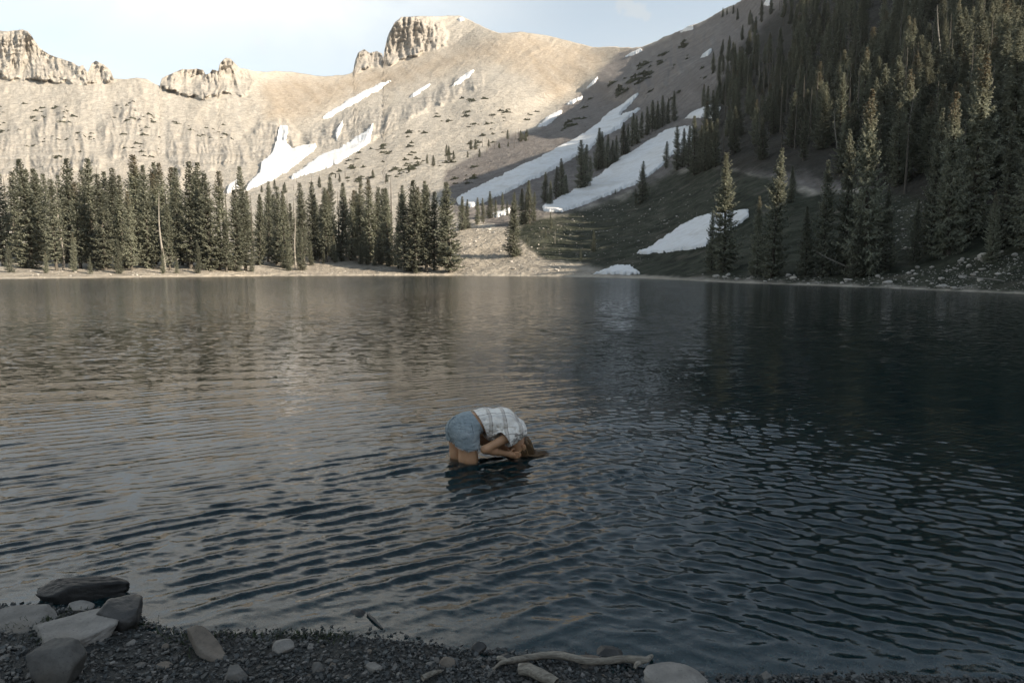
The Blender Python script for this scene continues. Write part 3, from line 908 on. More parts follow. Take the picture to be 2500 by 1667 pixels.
def needle_material(name, tint, brown=(0.15, 0.10, 0.055)):
    m = Mat(name)
    oi = m.n('ShaderNodeObjectInfo')
    co = m.coord('Object')
    n = m.noise(0.9, 3, 0.6, vec=co)
    n2 = m.noise(5.0, 2, 0.5, vec=co)
    c = m.ramp(n, [(0.3, tuple(v * 0.7 for v in tint)), (0.7, tuple(v * 1.3 for v in tint))])
    c = m.mix(m.rng(n2, 0.55, 0.75, 0, 0.5), c, (tint[0] * 1.7, tint[1] * 1.5, tint[2] * 1.2))
    hs = m.n('ShaderNodeHueSaturation'); m.l(c, hs.inputs['Color'])
    m.l(m.rng(oi.outputs['Random'], 0, 1, 0.75, 1.3), hs.inputs['Value'])
    # ripening cones redden the top of some trees
    sep = m.n('ShaderNodeSeparateXYZ'); m.l(co, sep.inputs[0])
    top = m.rng(sep.outputs['Z'], 11.5, 15.5, 0, 1, True)
    has = m.rng(oi.outputs['Random'], 0.5, 0.95, 0, 1, True)
    fz = m.math('MULTIPLY', m.math('MULTIPLY', top, has), m.rng(n2, 0.38, 0.55, 0.0, 0.9))
    c2 = m.mix(fz, hs.outputs[0], brown)
    p = m.bsdf(c2, 0.7, None, 0.25)
    tl = m.n('ShaderNodeBsdfTranslucent'); m.l(c2, tl.inputs[0])
    mx = m.n('ShaderNodeMixShader', i_0=0.38); m.l(p.outputs[0], mx.inputs[1]); m.l(tl.outputs[0], mx.inputs[2]); m.l(mx.outputs[0], m.out.inputs['Surface'])
    return m.m
def bark_material(name, a, b):
    m = Mat(name)
    co = m.coord('Object')
    mp = m.n('ShaderNodeMapping'); m.l(co, mp.inputs[0]); mp.inputs['Scale'].default_value = (6, 6, 0.9)
    n = m.noise(1.5, 5, 0.65, vec=mp.outputs[0])
    c = m.ramp(n, [(0.3, a), (0.7, b)])
    m.bsdf(c, 0.9, m.bump(n, 0.6, 0.05), 0.1)
    return m.m
NEEDLE = needle_material('spruce_needles', (0.218, 0.225, 0.170))
BARK = bark_material('spruce_bark', (0.06, 0.053, 0.043), (0.15, 0.133, 0.11))
DEADWOOD = bark_material('grey_dead_wood', (0.16, 0.145, 0.125), (0.40, 0.365, 0.315))

KINDS = {}
specs = {  # name: seed, R, base, dens, shape, ragged
 'spire_a': (1, 2.2, 0.06, 1.0, 0.62, 0.30), 'spire_b': (2, 2.05, 0.10, 0.95, 0.55, 0.35), 'spire_c': (3, 2.3, 0.04, 1.0, 0.70, 0.28),
 'spire_d': (4, 1.8, 0.12, 0.9, 0.50, 0.40), 'full_a': (5, 2.9, 0.02, 1.05, 0.80, 0.30), 'full_b': (6, 3.2, 0.02, 1.05, 0.85, 0.28),
 'full_c': (7, 2.6, 0.03, 1.05, 0.72, 0.34), 'young': (8, 3.4, 0.01, 0.8, 0.92, 0.2), 'thin': (9, 1.25, 0.22, 0.8, 0.42, 0.45)}
for k, (sd_, R, bs, dn, sh, rg) in specs.items():
    tr, cr = spruce(sd_, 16.0, R, bs, dn, sh, rg)
    mt = mesh_np('trunk_' + k, tr[0], tr[1]); mt.materials.append(BARK)
    mc = mesh_np('crown_' + k, cr[0], cr[1], smooth=False); mc.materials.append(NEEDLE)
    KINDS[k] = (mt, mc)

def dead_mesh(seed):
    r = np.random.default_rng(seed)
    H = 16.0
    z = np.linspace(-0.5, H, 16)
    path = np.stack([0.25 * np.sin(z * 0.3 + seed), 0.2 * np.sin(z * 0.22 + 2 * seed), z], -1)
    parts = [tube(path, 0.24 * (1 - np.clip(z / H, 0, 0.96)) ** 0.7, 7)]
    for k in range(34):
        zz = r.uniform(0.15, 0.97) * H; a = r.uniform(0, 6.28); L = r.uniform(0.25, 1.5) * (1.15 - zz / H)
        p = np.array([np.interp(zz, z, path[:, 0]), np.interp(zz, z, path[:, 1]), zz])
        e = p + np.array([math.cos(a) * L, math.sin(a) * L, r.uniform(-0.35, 0.25) * L])
        parts.append(tube(np.array([p, (p + e) / 2 + r.normal(size=3) * 0.05, e]), [0.04, 0.025, 0.008], 4))
    V, F = join(parts)
    me = mesh_np('snag', V, F); me.materials.append(DEADWOOD)
    return me
SNAGS = [dead_mesh(s) for s in (1, 2, 3)]

n_trees = 0
def plant(kind, px, base_py, height_px=None, height=None, width=1.0, label='', group=None, name='spruce_tree', tilt=None, cat='tree'):
    global n_trees
    P, D, _ = terrain(np.array([px], float), np.array([base_py], float))
    p, d = P[0], D[0]
    if height is None:
        height = height_px / FPX * d
    s = height / 16.0
    e = obj(name, None, label=label, cat=cat, group=group, loc=(p[0], p[1], p[2] - 0.05 * s))
    e.empty_display_size = 0.2
    e.rotation_euler = (random.gauss(0, 0.022), random.gauss(0, 0.022), random.uniform(0, 6.28))
    e.scale = (s * width, s * width, s)
    mt, mc = KINDS[kind]
    obj('trunk', mt, parent=e)
    obj('crown', mc, parent=e)
    n_trees += 1
    return e
def plant_dead(px, base_py, height_px, lean, label, group='dead standing trunks on the slope', variant=0):
    P, D, _ = terrain(np.array([px], float), np.array([base_py], float))
    p, d = P[0], D[0]
    s = height_px / FPX * d / 16.0
    o = obj('dead_tree', SNAGS[variant % 3], label=label, cat='dead tree', group=group, loc=tuple(p))
    o.scale = (s * 1.1, s * 1.1, s)
    o.rotation_euler = (0, math.radians(lean), 0)
    return o

ORD = ['first','second','third','fourth','fifth','sixth','seventh','eighth','ninth','tenth','eleventh','twelfth','thirteenth','fourteenth','fifteenth','sixteenth',
       'seventeenth','eighteenth','nineteenth','twentieth','twenty-first','twenty-second','twenty-third','twenty-fourth','twenty-fifth','twenty-sixth','twenty-seventh','twenty-eighth','twenty-ninth','thirtieth','thirty-first','thirty-second']
# front rank of the sunlit stand on the left shore: (px, base, top, width)
LEFT = [(9,650,388,1.05),(46,642,425,1.0),(76,655,395,1.15),(104,640,420,1.1),(138,661,442,1.1),(165,643,393,1.1),(197,655,448,1.0),(212,640,420,1.1),(237,655,393,1.05),(258,660,432,1.1),
        (282,644,440,1.1),(308,656,434,1.05),(322,661,474,0.95),(344,646,388,1.05),(362,656,412,0.9),(382,646,430,1.0),(415,658,495,1.1),(446,648,416,1.05),(466,657,402,1.0),(491,650,404,1.1),(513,660,430,1.15),(536,660,424,1.0),(553,664,536,1.1),(574,662,468,1.15),(600,661,474,1.15)]
ks = ['spire_a', 'spire_b', 'spire_c', 'spire_d', 'spire_a', 'spire_c']
for i, (px, b, t, w) in enumerate(LEFT):
    tall = 'tall' if b - t > 235 else ('low' if b - t < 175 else 'mid-height')
    plant(ks[(i * 5 + 1) % 6], px, b, b - t, width=w * random.uniform(0.95, 1.12),
          label=f'{tall} grey-green spruce, {ORD[i]} from the left in the sunlit front row on the far shore', group='sunlit spruces on the left shore')
for i, (px, b, h, kd) in enumerate([(24,666,70,'young'),(112,668,52,'full_a'),(182,664,96,'spire_c'),(222,668,44,'young'),(290,668,84,'full_c'),(398,668,62,'full_a'),(430,667,40,'young'),(484,668,78,'spire_c'),(616,664,58,'full_a')]):
    plant(kd, px, b, h, width=random.uniform(0.8, 1.1), label=f'short young conifer at the feet of the left shore stand, {ORD[i]} from the left', group='young conifers on the left shore')
# ranks behind: too many and too hidden to count, they become one mass further down
FILL = []          # (px, base_py, height in metres, width)
def fill_px(px, b, h_px, w):
    D = terrain(np.array([px], float), np.array([b], float))[1][0]
    FILL.append((px, b, h_px / FPX * D, w))
for k in range(46):
    fill_px(-80 + k * 15 + random.uniform(-8, 8), random.uniform(606, 640), random.uniform(160, 215), random.uniform(0.95, 1.2))
# middle stand
MID = [(632,648,478,.95),(655,640,470,1.0),(676,646,460,1.0),(700,652,470,.95),(715,648,500,1.0),(742,640,452,1.0),(770,636,450,1.0),(797,640,462,1.0),(812,634,470,1.0),(831,632,451,1.05),(858,638,469,1.0),(880,634,480,1.1),(903,640,442,1.1),(922,636,462,1.1),(936,646,466,1.1),
       (953,650,464,1.0),(972,656,545,1.1),(990,662,478,1.25),(1010,664,446,1.3),(1041,664,455,1.15),(1060,660,473,1.1),(1084,645,470,1.0),(1099,666,451,1.25)]
for i, (px, b, t, w) in enumerate(MID):
    plant(ks[(i * 7 + 2) % 6], px, b, b - t, width=w,
          label=('dark tall spruce at the end of the middle stand, ' if px > 965 else 'spruce in the sunlit middle stand across the lake, ') + ORD[i] + ' from the left', group='spruces of the middle stand')
for k in range(44):
    fill_px(612 + k * 11 + random.uniform(-8, 8), random.uniform(596, 630), random.uniform(115, 165), random.uniform(0.9, 1.2))
for i, (px, b, h) in enumerate(sorted([(679, 640, 70), (704, 661, 72), (735, 660, 105), (694, 655, 60), (760, 648, 60), (818, 643, 66), (834, 640, 58), (880, 645, 60), (896, 648, 66), (915, 650, 60), (930, 648, 84), (948, 652, 74), (790, 646, 40), (1016, 668, 40)])):
    plant('spire_c', px, b, h, width=1.1, label=f'small slender spruce at the foot of the middle stand, {ORD[i]} from the left', group='small spruces before the middle stand')
plant('full_c', 1255, 625, 130, width=1.25, label='solitary sunlit spruce on the pale meadow right of the middle stand', group='solitary trees on the grass')
SOLO = [(1568, 492, 96, 'full_b', 1.15, 'solitary dark spruce standing on the grass below the wide snow band'), (1345, 560, 40, 'young', 0.9, 'small dark fir on the shaded grass right of the sunlit solitary spruce'),
        (1332, 582, 22, 'young', 1.0, 'tiny dark fir at the lower edge of the grass slope'), (1450, 614, 52, 'full_a', 1.0, 'small pointed dark spruce in the middle of the lower grass slope'),
        (1418, 640, 34, 'young', 0.8, 'little sapling near the stony shore, below the pointed small spruce'), (1287, 592, 16, 'young', 1.1, 'bushy low sapling beside the solitary sunlit spruce'), (1552, 500, 42, 'spire_d', 1.0, 'thin dark tree just left of the solitary dark spruce on the grass'),
        (1502, 476, 14, 'young', 1.1, 'tiny bush-like fir on the grass under the wide snow band')]
for px, b, h, kd, w, lab in SOLO:
    plant(kd, px, b, h, width=w, label=lab, group='solitary trees on the grass')
# dark trees along the snow bands
BAND = [(1128,560,80),(1142,556,70),(1165,548,64),(1180,545,60),(1197,533,64),(1210,530,40),(1226,522,50),(1238,528,34),(1256,546,74),(1273,548,84),(1284,546,70),(1293,547,102),(1303,540,70),(1331,494,72),(1343,505,62),(1357,486,76),(1370,484,92),(1382,478,50),
        (1418,466,118),(1430,462,104),(1440,452,66),(1461,414,100),(1472,408,84),(1484,410,78),(1496,405,60),(1506,400,66),(1522,382,78),(1532,378,70),(1543,360,78),(1556,352,66),(1566,338,62),(1580,330,66),(1592,322,72),(1604,318,66),(1617,312,72),(1630,306,60),(1646,300,70),
        (1626,412,64),(1652,418,104),(1666,410,90),(1680,408,96),(1695,426,138),(1708,420,110),(1722,416,120),(1736,410,108),(1748,406,112)]
cnts = {}
for i, (px, b, h) in enumerate(sorted(BAND)):
    near = px > 1620 and b > 400
    where = 'at the right end of the wide snow band' if near else ('in the shaded row between the long snow bands' if px < 1560 else 'above the upper end of the long snow band')
    q = cnts[where] = cnts.get(where, 0) + 1
    plant(random.choice(['spire_a', 'spire_c', 'full_c', 'spire_b']), px, b, h, width=random.uniform(1.0, 1.3),
          label=f'dark spruce {where}, {ORD[q - 1] if q <= len(ORD) else ("next to last" if px < 1546 else "last")} from the left', group='shaded spruces along the snow bands')
# big trees on the right shore
BIG = [(1768,664,285,'full_c',0.95,'tall spruce with a sunlit top standing before the low snow patch'), (1738,662,142,'full_a',0.9,'shorter spruce leaning on the tall one before the low snow patch'),
       (1885,676,306,'full_a',0.88,'tall dark spruce with reddish sunlit tip, second of the shore giants'), (1848,672,190,'full_b',0.75,'dark lower spruce between the first two shore giants'),
       (1931,495,86,'spire_c',1.1,'small black spruce silhouette behind the shore giants'), (1967,677,170,'full_b',0.9,'dark bushy spruce low on the right shore'),
       (2009,672,276,'full_c',0.8,'narrow dark spruce left of the tallest shore giant'), (2062,664,340,'full_a',0.72,'dark spruce close against the tallest shore giant'),
       (2112,670,436,'full_b',0.74,'tallest shore spruce, its upper half bright in the sun'), (2160,660,200,'full_a',0.8,'low dark spruce right of the tallest shore giant'), (2090,676,150,'full_b',0.9,'low dark spruce under the tallest shore giant'),
       (2273,612,330,'full_a',0.72,'dark spruce with a thin lit tip beside the reddish topped giant'), (2316,622,380,'full_b',0.78,'broad giant spruce with a reddish sunlit top on the right'), (2371,580,426,'full_c',0.86,'giant spruce with a bright rounded sunlit crown on the right'),
       (2450,604,300,'full_a',0.8,'dark spruce near the right frame edge'), (2420,640,170,'full_b',0.8,'low dark spruce near the right frame edge'), (2230,640,150,'full_b',0.7,'low dark spruce at the foot of the reddish topped giant'), (2520,600,420,'full_c',0.9,'dark spruce cut by the right frame edge')]
for px, b, h, kd, w, lab in BIG:
    plant(kd, px, b, h, width=w, label=lab, group='tall spruces on the right shore')
# the forest on the right slope
FOREST = [(1690,220),(1760,130),(1850,60),(1900,0),(2000,-90),(2600,-230),(2640,560),(2380,560),(2230,520),(2150,500),(2020,430),(1900,390),(1830,420),(1740,400),(1700,330)]
pts = []
tries = 0
while len(pts) < 138 and tries < 20000:
    tries += 1
    x = random.uniform(1690, 2515); y = random.uniform(4, 570)
    if poly_sd(FOREST, np.array([x]), np.array([y]))[0] < 0:
        continue
    dens = 0.55 + 0.6 * perlin(np.array([[x / 110.0, y / 80.0, 0.5]]))[0] + (0.35 if y < 330 else -0.12)
    if random.random() > dens:
        continue
    md = 32 if x > 2100 else 21
    if all((x - a) ** 2 + ((y - b) * 1.2) ** 2 > md * md for a, b in pts):
        pts.append((x, y))
pts.sort(key=lambda q: q[1])
for x, y in pts:
    hh = random.uniform(9.5, 15.5) if x > 1950 else random.uniform(8, 12.5)
    lab = 'spruce in the dense dark forest high on the right slope' if y < 160 else ('spruce in the shaded forest half way up the right slope' if y < 330 else 'dark spruce at the lower edge of the forest on the right slope')
    plant(random.choice(['full_a', 'full_c', 'full_b', 'full_c'] if x > 2080 else ['spire_a', 'full_a', 'spire_c', 'full_c', 'spire_c', 'spire_b']), x, y, height=hh, width=random.uniform(1.0, 1.3), label=lab, group='forest on the right slope')
for i, (px, b, h) in enumerate([(1764, 42, 22), (1775, 36, 16), (1790, 34, 20), (1800, 52, 26), (1830, 60, 34), (1845, 84, 40), (1812, 100, 34), (1780, 120, 30), (1760, 150, 36), (1860, 40, 36)]):
    plant('spire_c', px, b, h, width=1.3, label=f'small tree near the skyline of the right ridge, {ORD[i]} of ten going down', group='small trees on the ridge')
for i, (px, b, h, ln, lab) in enumerate([(2300, 218, 190, -7, 'long pale dead trunk leaning left high in the right forest'), (2317, 220, 42, 14, 'short broken trunk forking beside the long leaning dead trunk'),
        (2216, 395, 165, 1, 'thin grey dead trunk upright in the middle of the right forest'), (2198, 400, 44, -4, 'stubby grey snag at the foot of the upright dead trunk'), (2042, 360, 90, -6, 'grey dead trunk leaning left among the lower forest trees'), (2030, 350, 56, -22, 'thin dead stem leaning far left in the lower forest'),
        (1852, 212, 78, 0, 'pale dead trunk at the left edge of the forest'), (1760, 205, 62, 1, 'bleached dead trunk at the upper end of the long snow band'), (1752, 210, 58, -2, 'second bleached trunk at the upper end of the long snow band'), (1834, 92, 46, 0, 'bare trunk among the lit trees of the ridge'),
        (1958, 661, 92, -4, 'white barked dead trunk low on the right shore under the giants'), (1355, 596, 36, 2, 'bare stick of a dead sapling on the lower grass'), (1684, 205, 44, 0, 'lone bare trunk on the grey scree at the forest edge')]):
    plant_dead(px, b, h, ln, lab, variant=i)
for i, (px, b, h, ln, lab) in enumerate([(150, 660, 205, 2, 'bare grey trunk standing in the left shore stand, nearer the frame edge'), (402, 660, 190, -2, 'bare grey trunk rising in the middle of the left shore stand'), (722, 655, 150, 1, 'bare grey trunk standing in the middle stand'),
        (2095, 668, 130, -62, 'fallen grey trunk leaning low under the tallest shore giant'), (1660, 676, 95, 80, 'fallen trunk lying along the grassy bank left of the tall spruces'), (2330, 706, 170, 84, 'long fallen trunk lying near the water on the right shore'), (2450, 690, 120, -80, 'fallen trunk among the boulders by the right frame edge'),
        (560, 671, 70, 83, 'fallen log on the left beach below the last left trees'), (720, 668, 60, -82, 'fallen log on the beach before the middle stand'), (1350, 664, 70, 80, 'fallen log on the stony meadow shore')]):
    plant_dead(px, b, h, ln, lab, group='dead and fallen trunks around the lake', variant=i)
# tiny distant trees on the moraine, and the gaps of the forest
for k in range(60):
    t = random.random()
    px = 1040 + 260 * t + random.uniform(-20, 20) if k < 34 else random.uniform(560, 1000)
    py = (405 - 70 * t + random.uniform(-10, 12)) if k < 34 else (472 - 0.08 * (px - 560) + random.uniform(-18, 10))
    fill_px(px, py, random.uniform(12, 28), random.uniform(1.4, 1.9))
THICK = [(1735,220),(1800,105),(1900,0),(2050,-70),(2120,250),(2010,400),(1850,385),(1750,340)]
k = 0
while k < 150:
    x = random.uniform(1735, 2120); y = random.uniform(-70, 400)
    if random.random() < poly_sd(THICK, np.array([x]), np.array([y]))[0] / 70 + 0.12:
        FILL.append((x, y, random.uniform(7.0, 12.5), random.uniform(1.0, 1.35))); k += 1
k = 0
while k < 330:
    x = random.uniform(1690, 2700); y = random.uniform(-240, 570)
    if random.random() > poly_sd(FOREST, np.array([x]), np.array([y]))[0] / 60 + 0.08:
        continue
    if random.random() > 0.6 + 0.7 * perlin(np.array([[x / 110.0, y / 80.0, 0.5]]))[0] + (0.45 if y < 330 else -0.15) + (0.3 if x > 2200 else 0):
        continue
    FILL.append((x, y, random.uniform(8.0, 14.5), random.uniform(0.95, 1.3)))
    k += 1

def build_fill():
    A = np.array(FILL)
    P, D, _ = terrain(A[:, 0], A[:, 1])
    me = bpy.data.meshes.new('distant_trees')
    me.vertices.add(len(P)); me.vertices.foreach_set('co', P.astype(np.float32).ravel())
    r = np.random.default_rng(8)
    sc = np.stack([A[:, 2] / 16 * A[:, 3], A[:, 2] / 16 * A[:, 3], A[:, 2] / 16], -1).astype(np.float32)
    a = me.attributes.new('tree_scale', 'FLOAT_VECTOR', 'POINT'); a.data.foreach_set('vector', sc.ravel())
    rt = np.zeros((len(P), 3), np.float32); rt[:, 2] = r.uniform(0, 6.28, len(P))
    a = me.attributes.new('tree_turn', 'FLOAT_VECTOR', 'POINT'); a.data.foreach_set('vector', rt.ravel())
    a = me.attributes.new('tree_kind', 'INT', 'POINT'); a.data.foreach_set('value', r.integers(0, 4, len(P)).astype(np.int32))
    o = obj('distant_trees', me, kind='stuff')
    o['label'] = 'mass of spruces filling the forest behind the trees one can tell apart'
    ng = bpy.data.node_groups.new('tree_mass', 'GeometryNodeTree')
    ng.interface.new_socket('Geometry', in_out='INPUT', socket_type='NodeSocketGeometry')
    ng.interface.new_socket('Geometry', in_out='OUTPUT', socket_type='NodeSocketGeometry')
    N = ng.nodes; Lk = ng.links
    gi = N.new('NodeGroupInput'); go = N.new('NodeGroupOutput')
    mp = N.new('GeometryNodeMeshToPoints')
    Lk.new(gi.outputs[0], mp.inputs[0])
    jn = N.new('GeometryNodeJoinGeometry')
    for t, c in reversed(FILL_SOURCES):
        g2 = N.new('GeometryNodeGeometryToInstance')
        for q in (t, c):
            oi = N.new('GeometryNodeObjectInfo'); oi.transform_space = 'ORIGINAL'; oi.inputs['Object'].default_value = q
            Lk.new(oi.outputs['Geometry'], g2.inputs[0])
        Lk.new(g2.outputs[0], jn.inputs[0])
    ip = N.new('GeometryNodeInstanceOnPoints'); ip.inputs['Pick Instance'].default_value = True
    Lk.new(mp.outputs[0], ip.inputs['Points']); Lk.new(jn.outputs[0], ip.inputs['Instance'])
    def na(name, typ):
        n = N.new('GeometryNodeInputNamedAttribute'); n.data_type = typ; n.inputs[0].default_value = name
        return n.outputs[0]
    Lk.new(na('tree_kind', 'INT'), ip.inputs['Instance Index'])
    Lk.new(na('tree_scale', 'FLOAT_VECTOR'), ip.inputs['Scale'])
    er = N.new('FunctionNodeEulerToRotation'); Lk.new(na('tree_turn', 'FLOAT_VECTOR'), er.inputs[0]); Lk.new(er.outputs[0], ip.inputs['Rotation'])
    Lk.new(ip.outputs[0], go.inputs[0])
    md = o.modifiers.new('tree_mass', 'NODES'); md.node_group = ng
    return o
FILL_SOURCES = []
for kd in ('spire_a', 'full_c', 'spire_c', 'full_a'):
    for o in list(COL.objects):
        if o.type == 'MESH' and o.data == KINDS[kd][1]:
            t = [q for q in COL.objects if q.parent == o.parent and q.data == KINDS[kd][0]][0]
            FILL_SOURCES.append((t, o))
            break
build_fill()

# ------------------------------------------------------------------ low shrubs (krummholz) on the scree
def shrub_mesh(seed):
    r = np.random.default_rng(seed)
    n = 260
    a = r.uniform(0, 6.28, n); q = np.sqrt(r.uniform(0, 1, n))
    lob = 1 + 0.35 * np.sin(a * 3 + seed) + 0.25 * np.sin(a * 5 + 2 * seed)
    x = q * np.cos(a) * lob; y = q * np.sin(a) * lob
    z = 0.5 * np.sqrt(np.clip(1 - q ** 2, 0, 1)) * r.uniform(0.1, 1.0, n) * (1 + 0.5 * np.sin(4 * x + seed) * np.cos(3 * y))
    B = np.stack([x, y, z - 0.15], -1)
    D = np.stack([x * 0.5, y * 0.5, 0.2 + z * 0.6], -1) + r.normal(size=(n, 3)) * 0.6
    V, F = sprays(B, D, r.uniform(0.18, 0.38, n), r.uniform(0.08, 0.16, n), r, 0.1)
    me = mesh_np('shrub', V, F, smooth=False)
    me.materials.append(SHRUBM)
    return me
SHRUBM = needle_material('low_conifer_needles', (0.085, 0.088, 0.058))
SHRUBS = [shrub_mesh(s) for s in range(1, 6)]
SH = [([(60,270),(180,250),(230,330),(235,400),(100,400),(40,330)], 44, 13, 'low shrub on the hazy scree wall above the left stand'),
      ([(-20,240),(60,250),(60,330),(30,380),(-20,380)], 16, 12, 'low shrub at the left edge of the pale scree wall'),
      ([(270,260),(330,240),(400,290),(390,370),(330,400),(270,330)], 32, 13, 'low shrub on the rocky rib in the pale wall'),
      ([(420,290),(500,290),(640,330),(560,360),(420,320)], 18, 11, 'low shrub under the jagged crest'),
      ([(760,430),(840,370),(930,340),(1050,310),(1060,360),(1000,400),(930,430),(860,450)], 56, 18, 'low shrub on the pale moraine below the rocky spur'),
      ([(1040,300),(1100,240),(1230,240),(1330,280),(1260,310),(1150,330)], 32, 17, 'low shrub on the sunny scree cone'),
      ([(900,440),(1060,370),(1170,330),(1250,320),(1160,390),(1050,410),(930,445)], 38, 16, 'low shrub along the edge of the mountain shadow'),
      ([(1330,320),(1500,200),(1640,110),(1700,90),(1620,170),(1480,260),(1370,330)], 52, 26, 'dark low shrub in the streak climbing the grey slope'),
      ([(1110,410),(1160,395),(1170,450),(1110,455)], 9, 24, 'dark shrub clump on the grey scree beside the shadow edge'),
      ([(1540,220),(1700,120),(1760,180),(1640,260)], 12, 16, 'dark shrub on the upper grey slope')]
for poly, cnt, w, lab in SH:
    b = np.asarray(poly, float)
    k = 0
    while k < cnt:
        x = random.uniform(b[:, 0].min(), b[:, 0].max()); y = random.uniform(b[:, 1].min(), b[:, 1].max())
        if poly_sd(poly, np.array([x]), np.array([y]))[0] < 0 or perlin(np.array([[x / 45.0, y / 30.0, 2.2]]))[0] < -0.12:
            continue
        P, D, _ = terrain(np.array([x]), np.array([y]))
        P3 = terrain(np.array([x - 5, x + 5, x, x]), np.array([y, y, y - 3, y + 3]))[0]
        nrm = Vector(np.cross(P3[1] - P3[0], P3[2] - P3[3])); nrm = nrm if nrm.z > 0 else -nrm
        nrm = (nrm.normalized() + Vector((0, 0, 0.5))).normalized()
        s = D[0] / FPX * w * random.uniform(0.3, 0.85) * 0.55
        o = obj('shrub', random.choice(SHRUBS), label=lab, cat='shrub', group='low shrubs on the mountainsides', loc=tuple(P[0]))
        o.scale = (s * random.uniform(0.9, 1.5), s * random.uniform(0.6, 1.0), s * random.uniform(1.0, 1.6)); o.rotation_euler = (nrm.to_track_quat('Z', 'Y').to_matrix() @ Matrix.Rotation(random.uniform(-0.6, 0.6), 3, 'Z')).to_euler()
        k += 1

# ------------------------------------------------------------------ rocks
def ico(sub):
    bm = bmesh.new(); bmesh.ops.create_icosphere(bm, subdivisions=sub, radius=1.0)
    V = np.array([v.co[:] for v in bm.verts]); F = np.array([[v.index for v in f.verts] for f in bm.faces]); bm.free()
    return V, F
ICO = {k: ico(k) for k in (2, 3, 4, 5)}
def rock_shape(seed, sub=3, planes=14, rough=0.05, flat=0.0):
    V, F = ICO[sub]
    r = np.random.default_rng(seed)
    n = r.normal(size=(planes, 3)); n /= np.linalg.norm(n, axis=1)[:, None]
    d = r.uniform(0.62, 1.0, planes)
    if flat:
        n = np.concatenate([n, [[0.08 * r.normal(), 0.08 * r.normal(), 1]]]); n[-1] /= np.linalg.norm(n[-1]); d = np.append(d, flat)
    dots = V @ n.T
    q = np.where(dots > 0.05, d[None] / np.maximum(dots, 0.05), 9)
    k = 34.0
    rad = -np.log(np.exp(-k * np.minimum(q, 2.2)).sum(1) + np.exp(-k * 1.12)) / k
    P = V * rad[:, None]
    P = P * (1 + rough * fbm(V * 2.2 + seed, 5, 0.62) + rough * 0.5 * fbm(V * 9.0 + seed, 3, 0.6))[:, None]
    return P, F
def stone_material(name, a, b, c=None, rough=0.85, scale=8.0, spec=0.25):
    m = Mat(name)
    oi = m.n('ShaderNodeObjectInfo')
    co = m.coord('Object')
    n = m.noise(scale, 6, 0.68, vec=co)
    n2 = m.noise(scale * 0.3, 4, 0.6, vec=co)
    n3 = m.noise(scale * 9, 3, 0.6, vec=co)
    col = m.ramp(n, [(0.28, a), (0.72, b)])
    if c:
        col = m.mix(m.rng(n2, 0.52, 0.66, 0, 0.8), col, c)
    col = m.mix(m.rng(n3, 0.58, 0.72, 0, 0.45), col, tuple(v * 0.45 for v in a))
    hs = m.n('ShaderNodeHueSaturation'); m.l(col, hs.inputs['Color']); m.l(m.rng(oi.outputs['Random'], 0, 1, 0.8, 1.2), hs.inputs['Value'])
    h = m.math('ADD', n, m.math('MULTIPLY', n3, 0.25))
    m.bsdf(hs.outputs[0], rough, m.bump(h, 0.5, 0.12 / scale), spec)
    return m.m
FARROCK = stone_material('pale_boulder', (0.30, 0.27, 0.235), (0.55, 0.51, 0.45), scale=1.3)
BOULD = []
for s in range(6):
    P, F = rock_shape(40 + s, 2, 12, 0.06)
    me = mesh_np('boulder', P, F, smooth=False); me.materials.append(FARROCK); BOULD.append(me)
BR = [([(1070,560),(1200,545),(1240,570),(1340,645),(1440,668),(1080,668)], 95, 2.2, 7, 'pale boulder on the stony meadow shore right of the middle stand'),
      ([(1240,570),(1400,520),(1600,450),(1700,480),(1700,520),(1560,610),(1480,640),(1350,640)], 60, 1.8, 5, 'small white stone on the dark grass slope'),
      ([(1700,672),(1800,668),(2100,672),(2300,640),(2500,600),(2500,712),(2126,698),(1810,688)], 95, 3, 13, 'pale boulder on the dark right shore'),
      ([(0,664),(640,662),(640,671),(0,677)], 24, 2, 5, 'pale stone on the left beach under the sunlit spruces'),
      ([(2150,480),(2260,470),(2260,600),(2160,620)], 20, 3, 10, 'pale rock on the gap between the right shore giants')]
for poly, cnt, w0, w1, lab in BR:
    b = np.asarray(poly, float); k = 0
    while k < cnt:
        x = random.uniform(b[:, 0].min(), b[:, 0].max()); y = random.uniform(b[:, 1].min(), b[:, 1].max())
        if poly_sd(poly, np.array([x]), np.array([y]))[0] < 0:
            continue
        P, D, _ = terrain(np.array([x]), np.array([y]))
        s = D[0] / FPX * (w0 + (w1 - w0) * random.random() ** 2.2) * 0.62
        o = obj('boulder', random.choice(BOULD), label=lab, cat='boulder', group='boulders around the far shore', loc=(P[0][0], P[0][1], P[0][2] + 0.2 * s))
        o.scale = (s * random.uniform(1, 1.6), s, s * random.uniform(0.55, 0.9)); o.rotation_euler = (random.uniform(-.2, .2), random.uniform(-.2, .2), random.uniform(0, 6.28))
        k += 1
for px, py, w, lab in [(2412, 632, 44, 'large pale flat boulder on the right shore above the stones'), (2300, 700, 22, 'squat pale boulder near the water on the right shore'), (2168, 690, 20, 'rounded pale boulder at the water edge under the giants'), (2070, 684, 18, 'upright pale boulder at the water edge below the tallest giant'), (2350, 676, 18, 'grey-white block boulder in the right shore rubble')]:
    P, D, _ = terrain(np.array([px]), np.array([py])); s = D[0] / FPX * w * 0.55
    o = obj('boulder', BOULD[px % 6], label=lab, cat='boulder', group='boulders around the far shore', loc=(P[0][0], P[0][1], P[0][2] + 0.15 * s)); o.scale = (s * 1.2, s, s * 0.5)

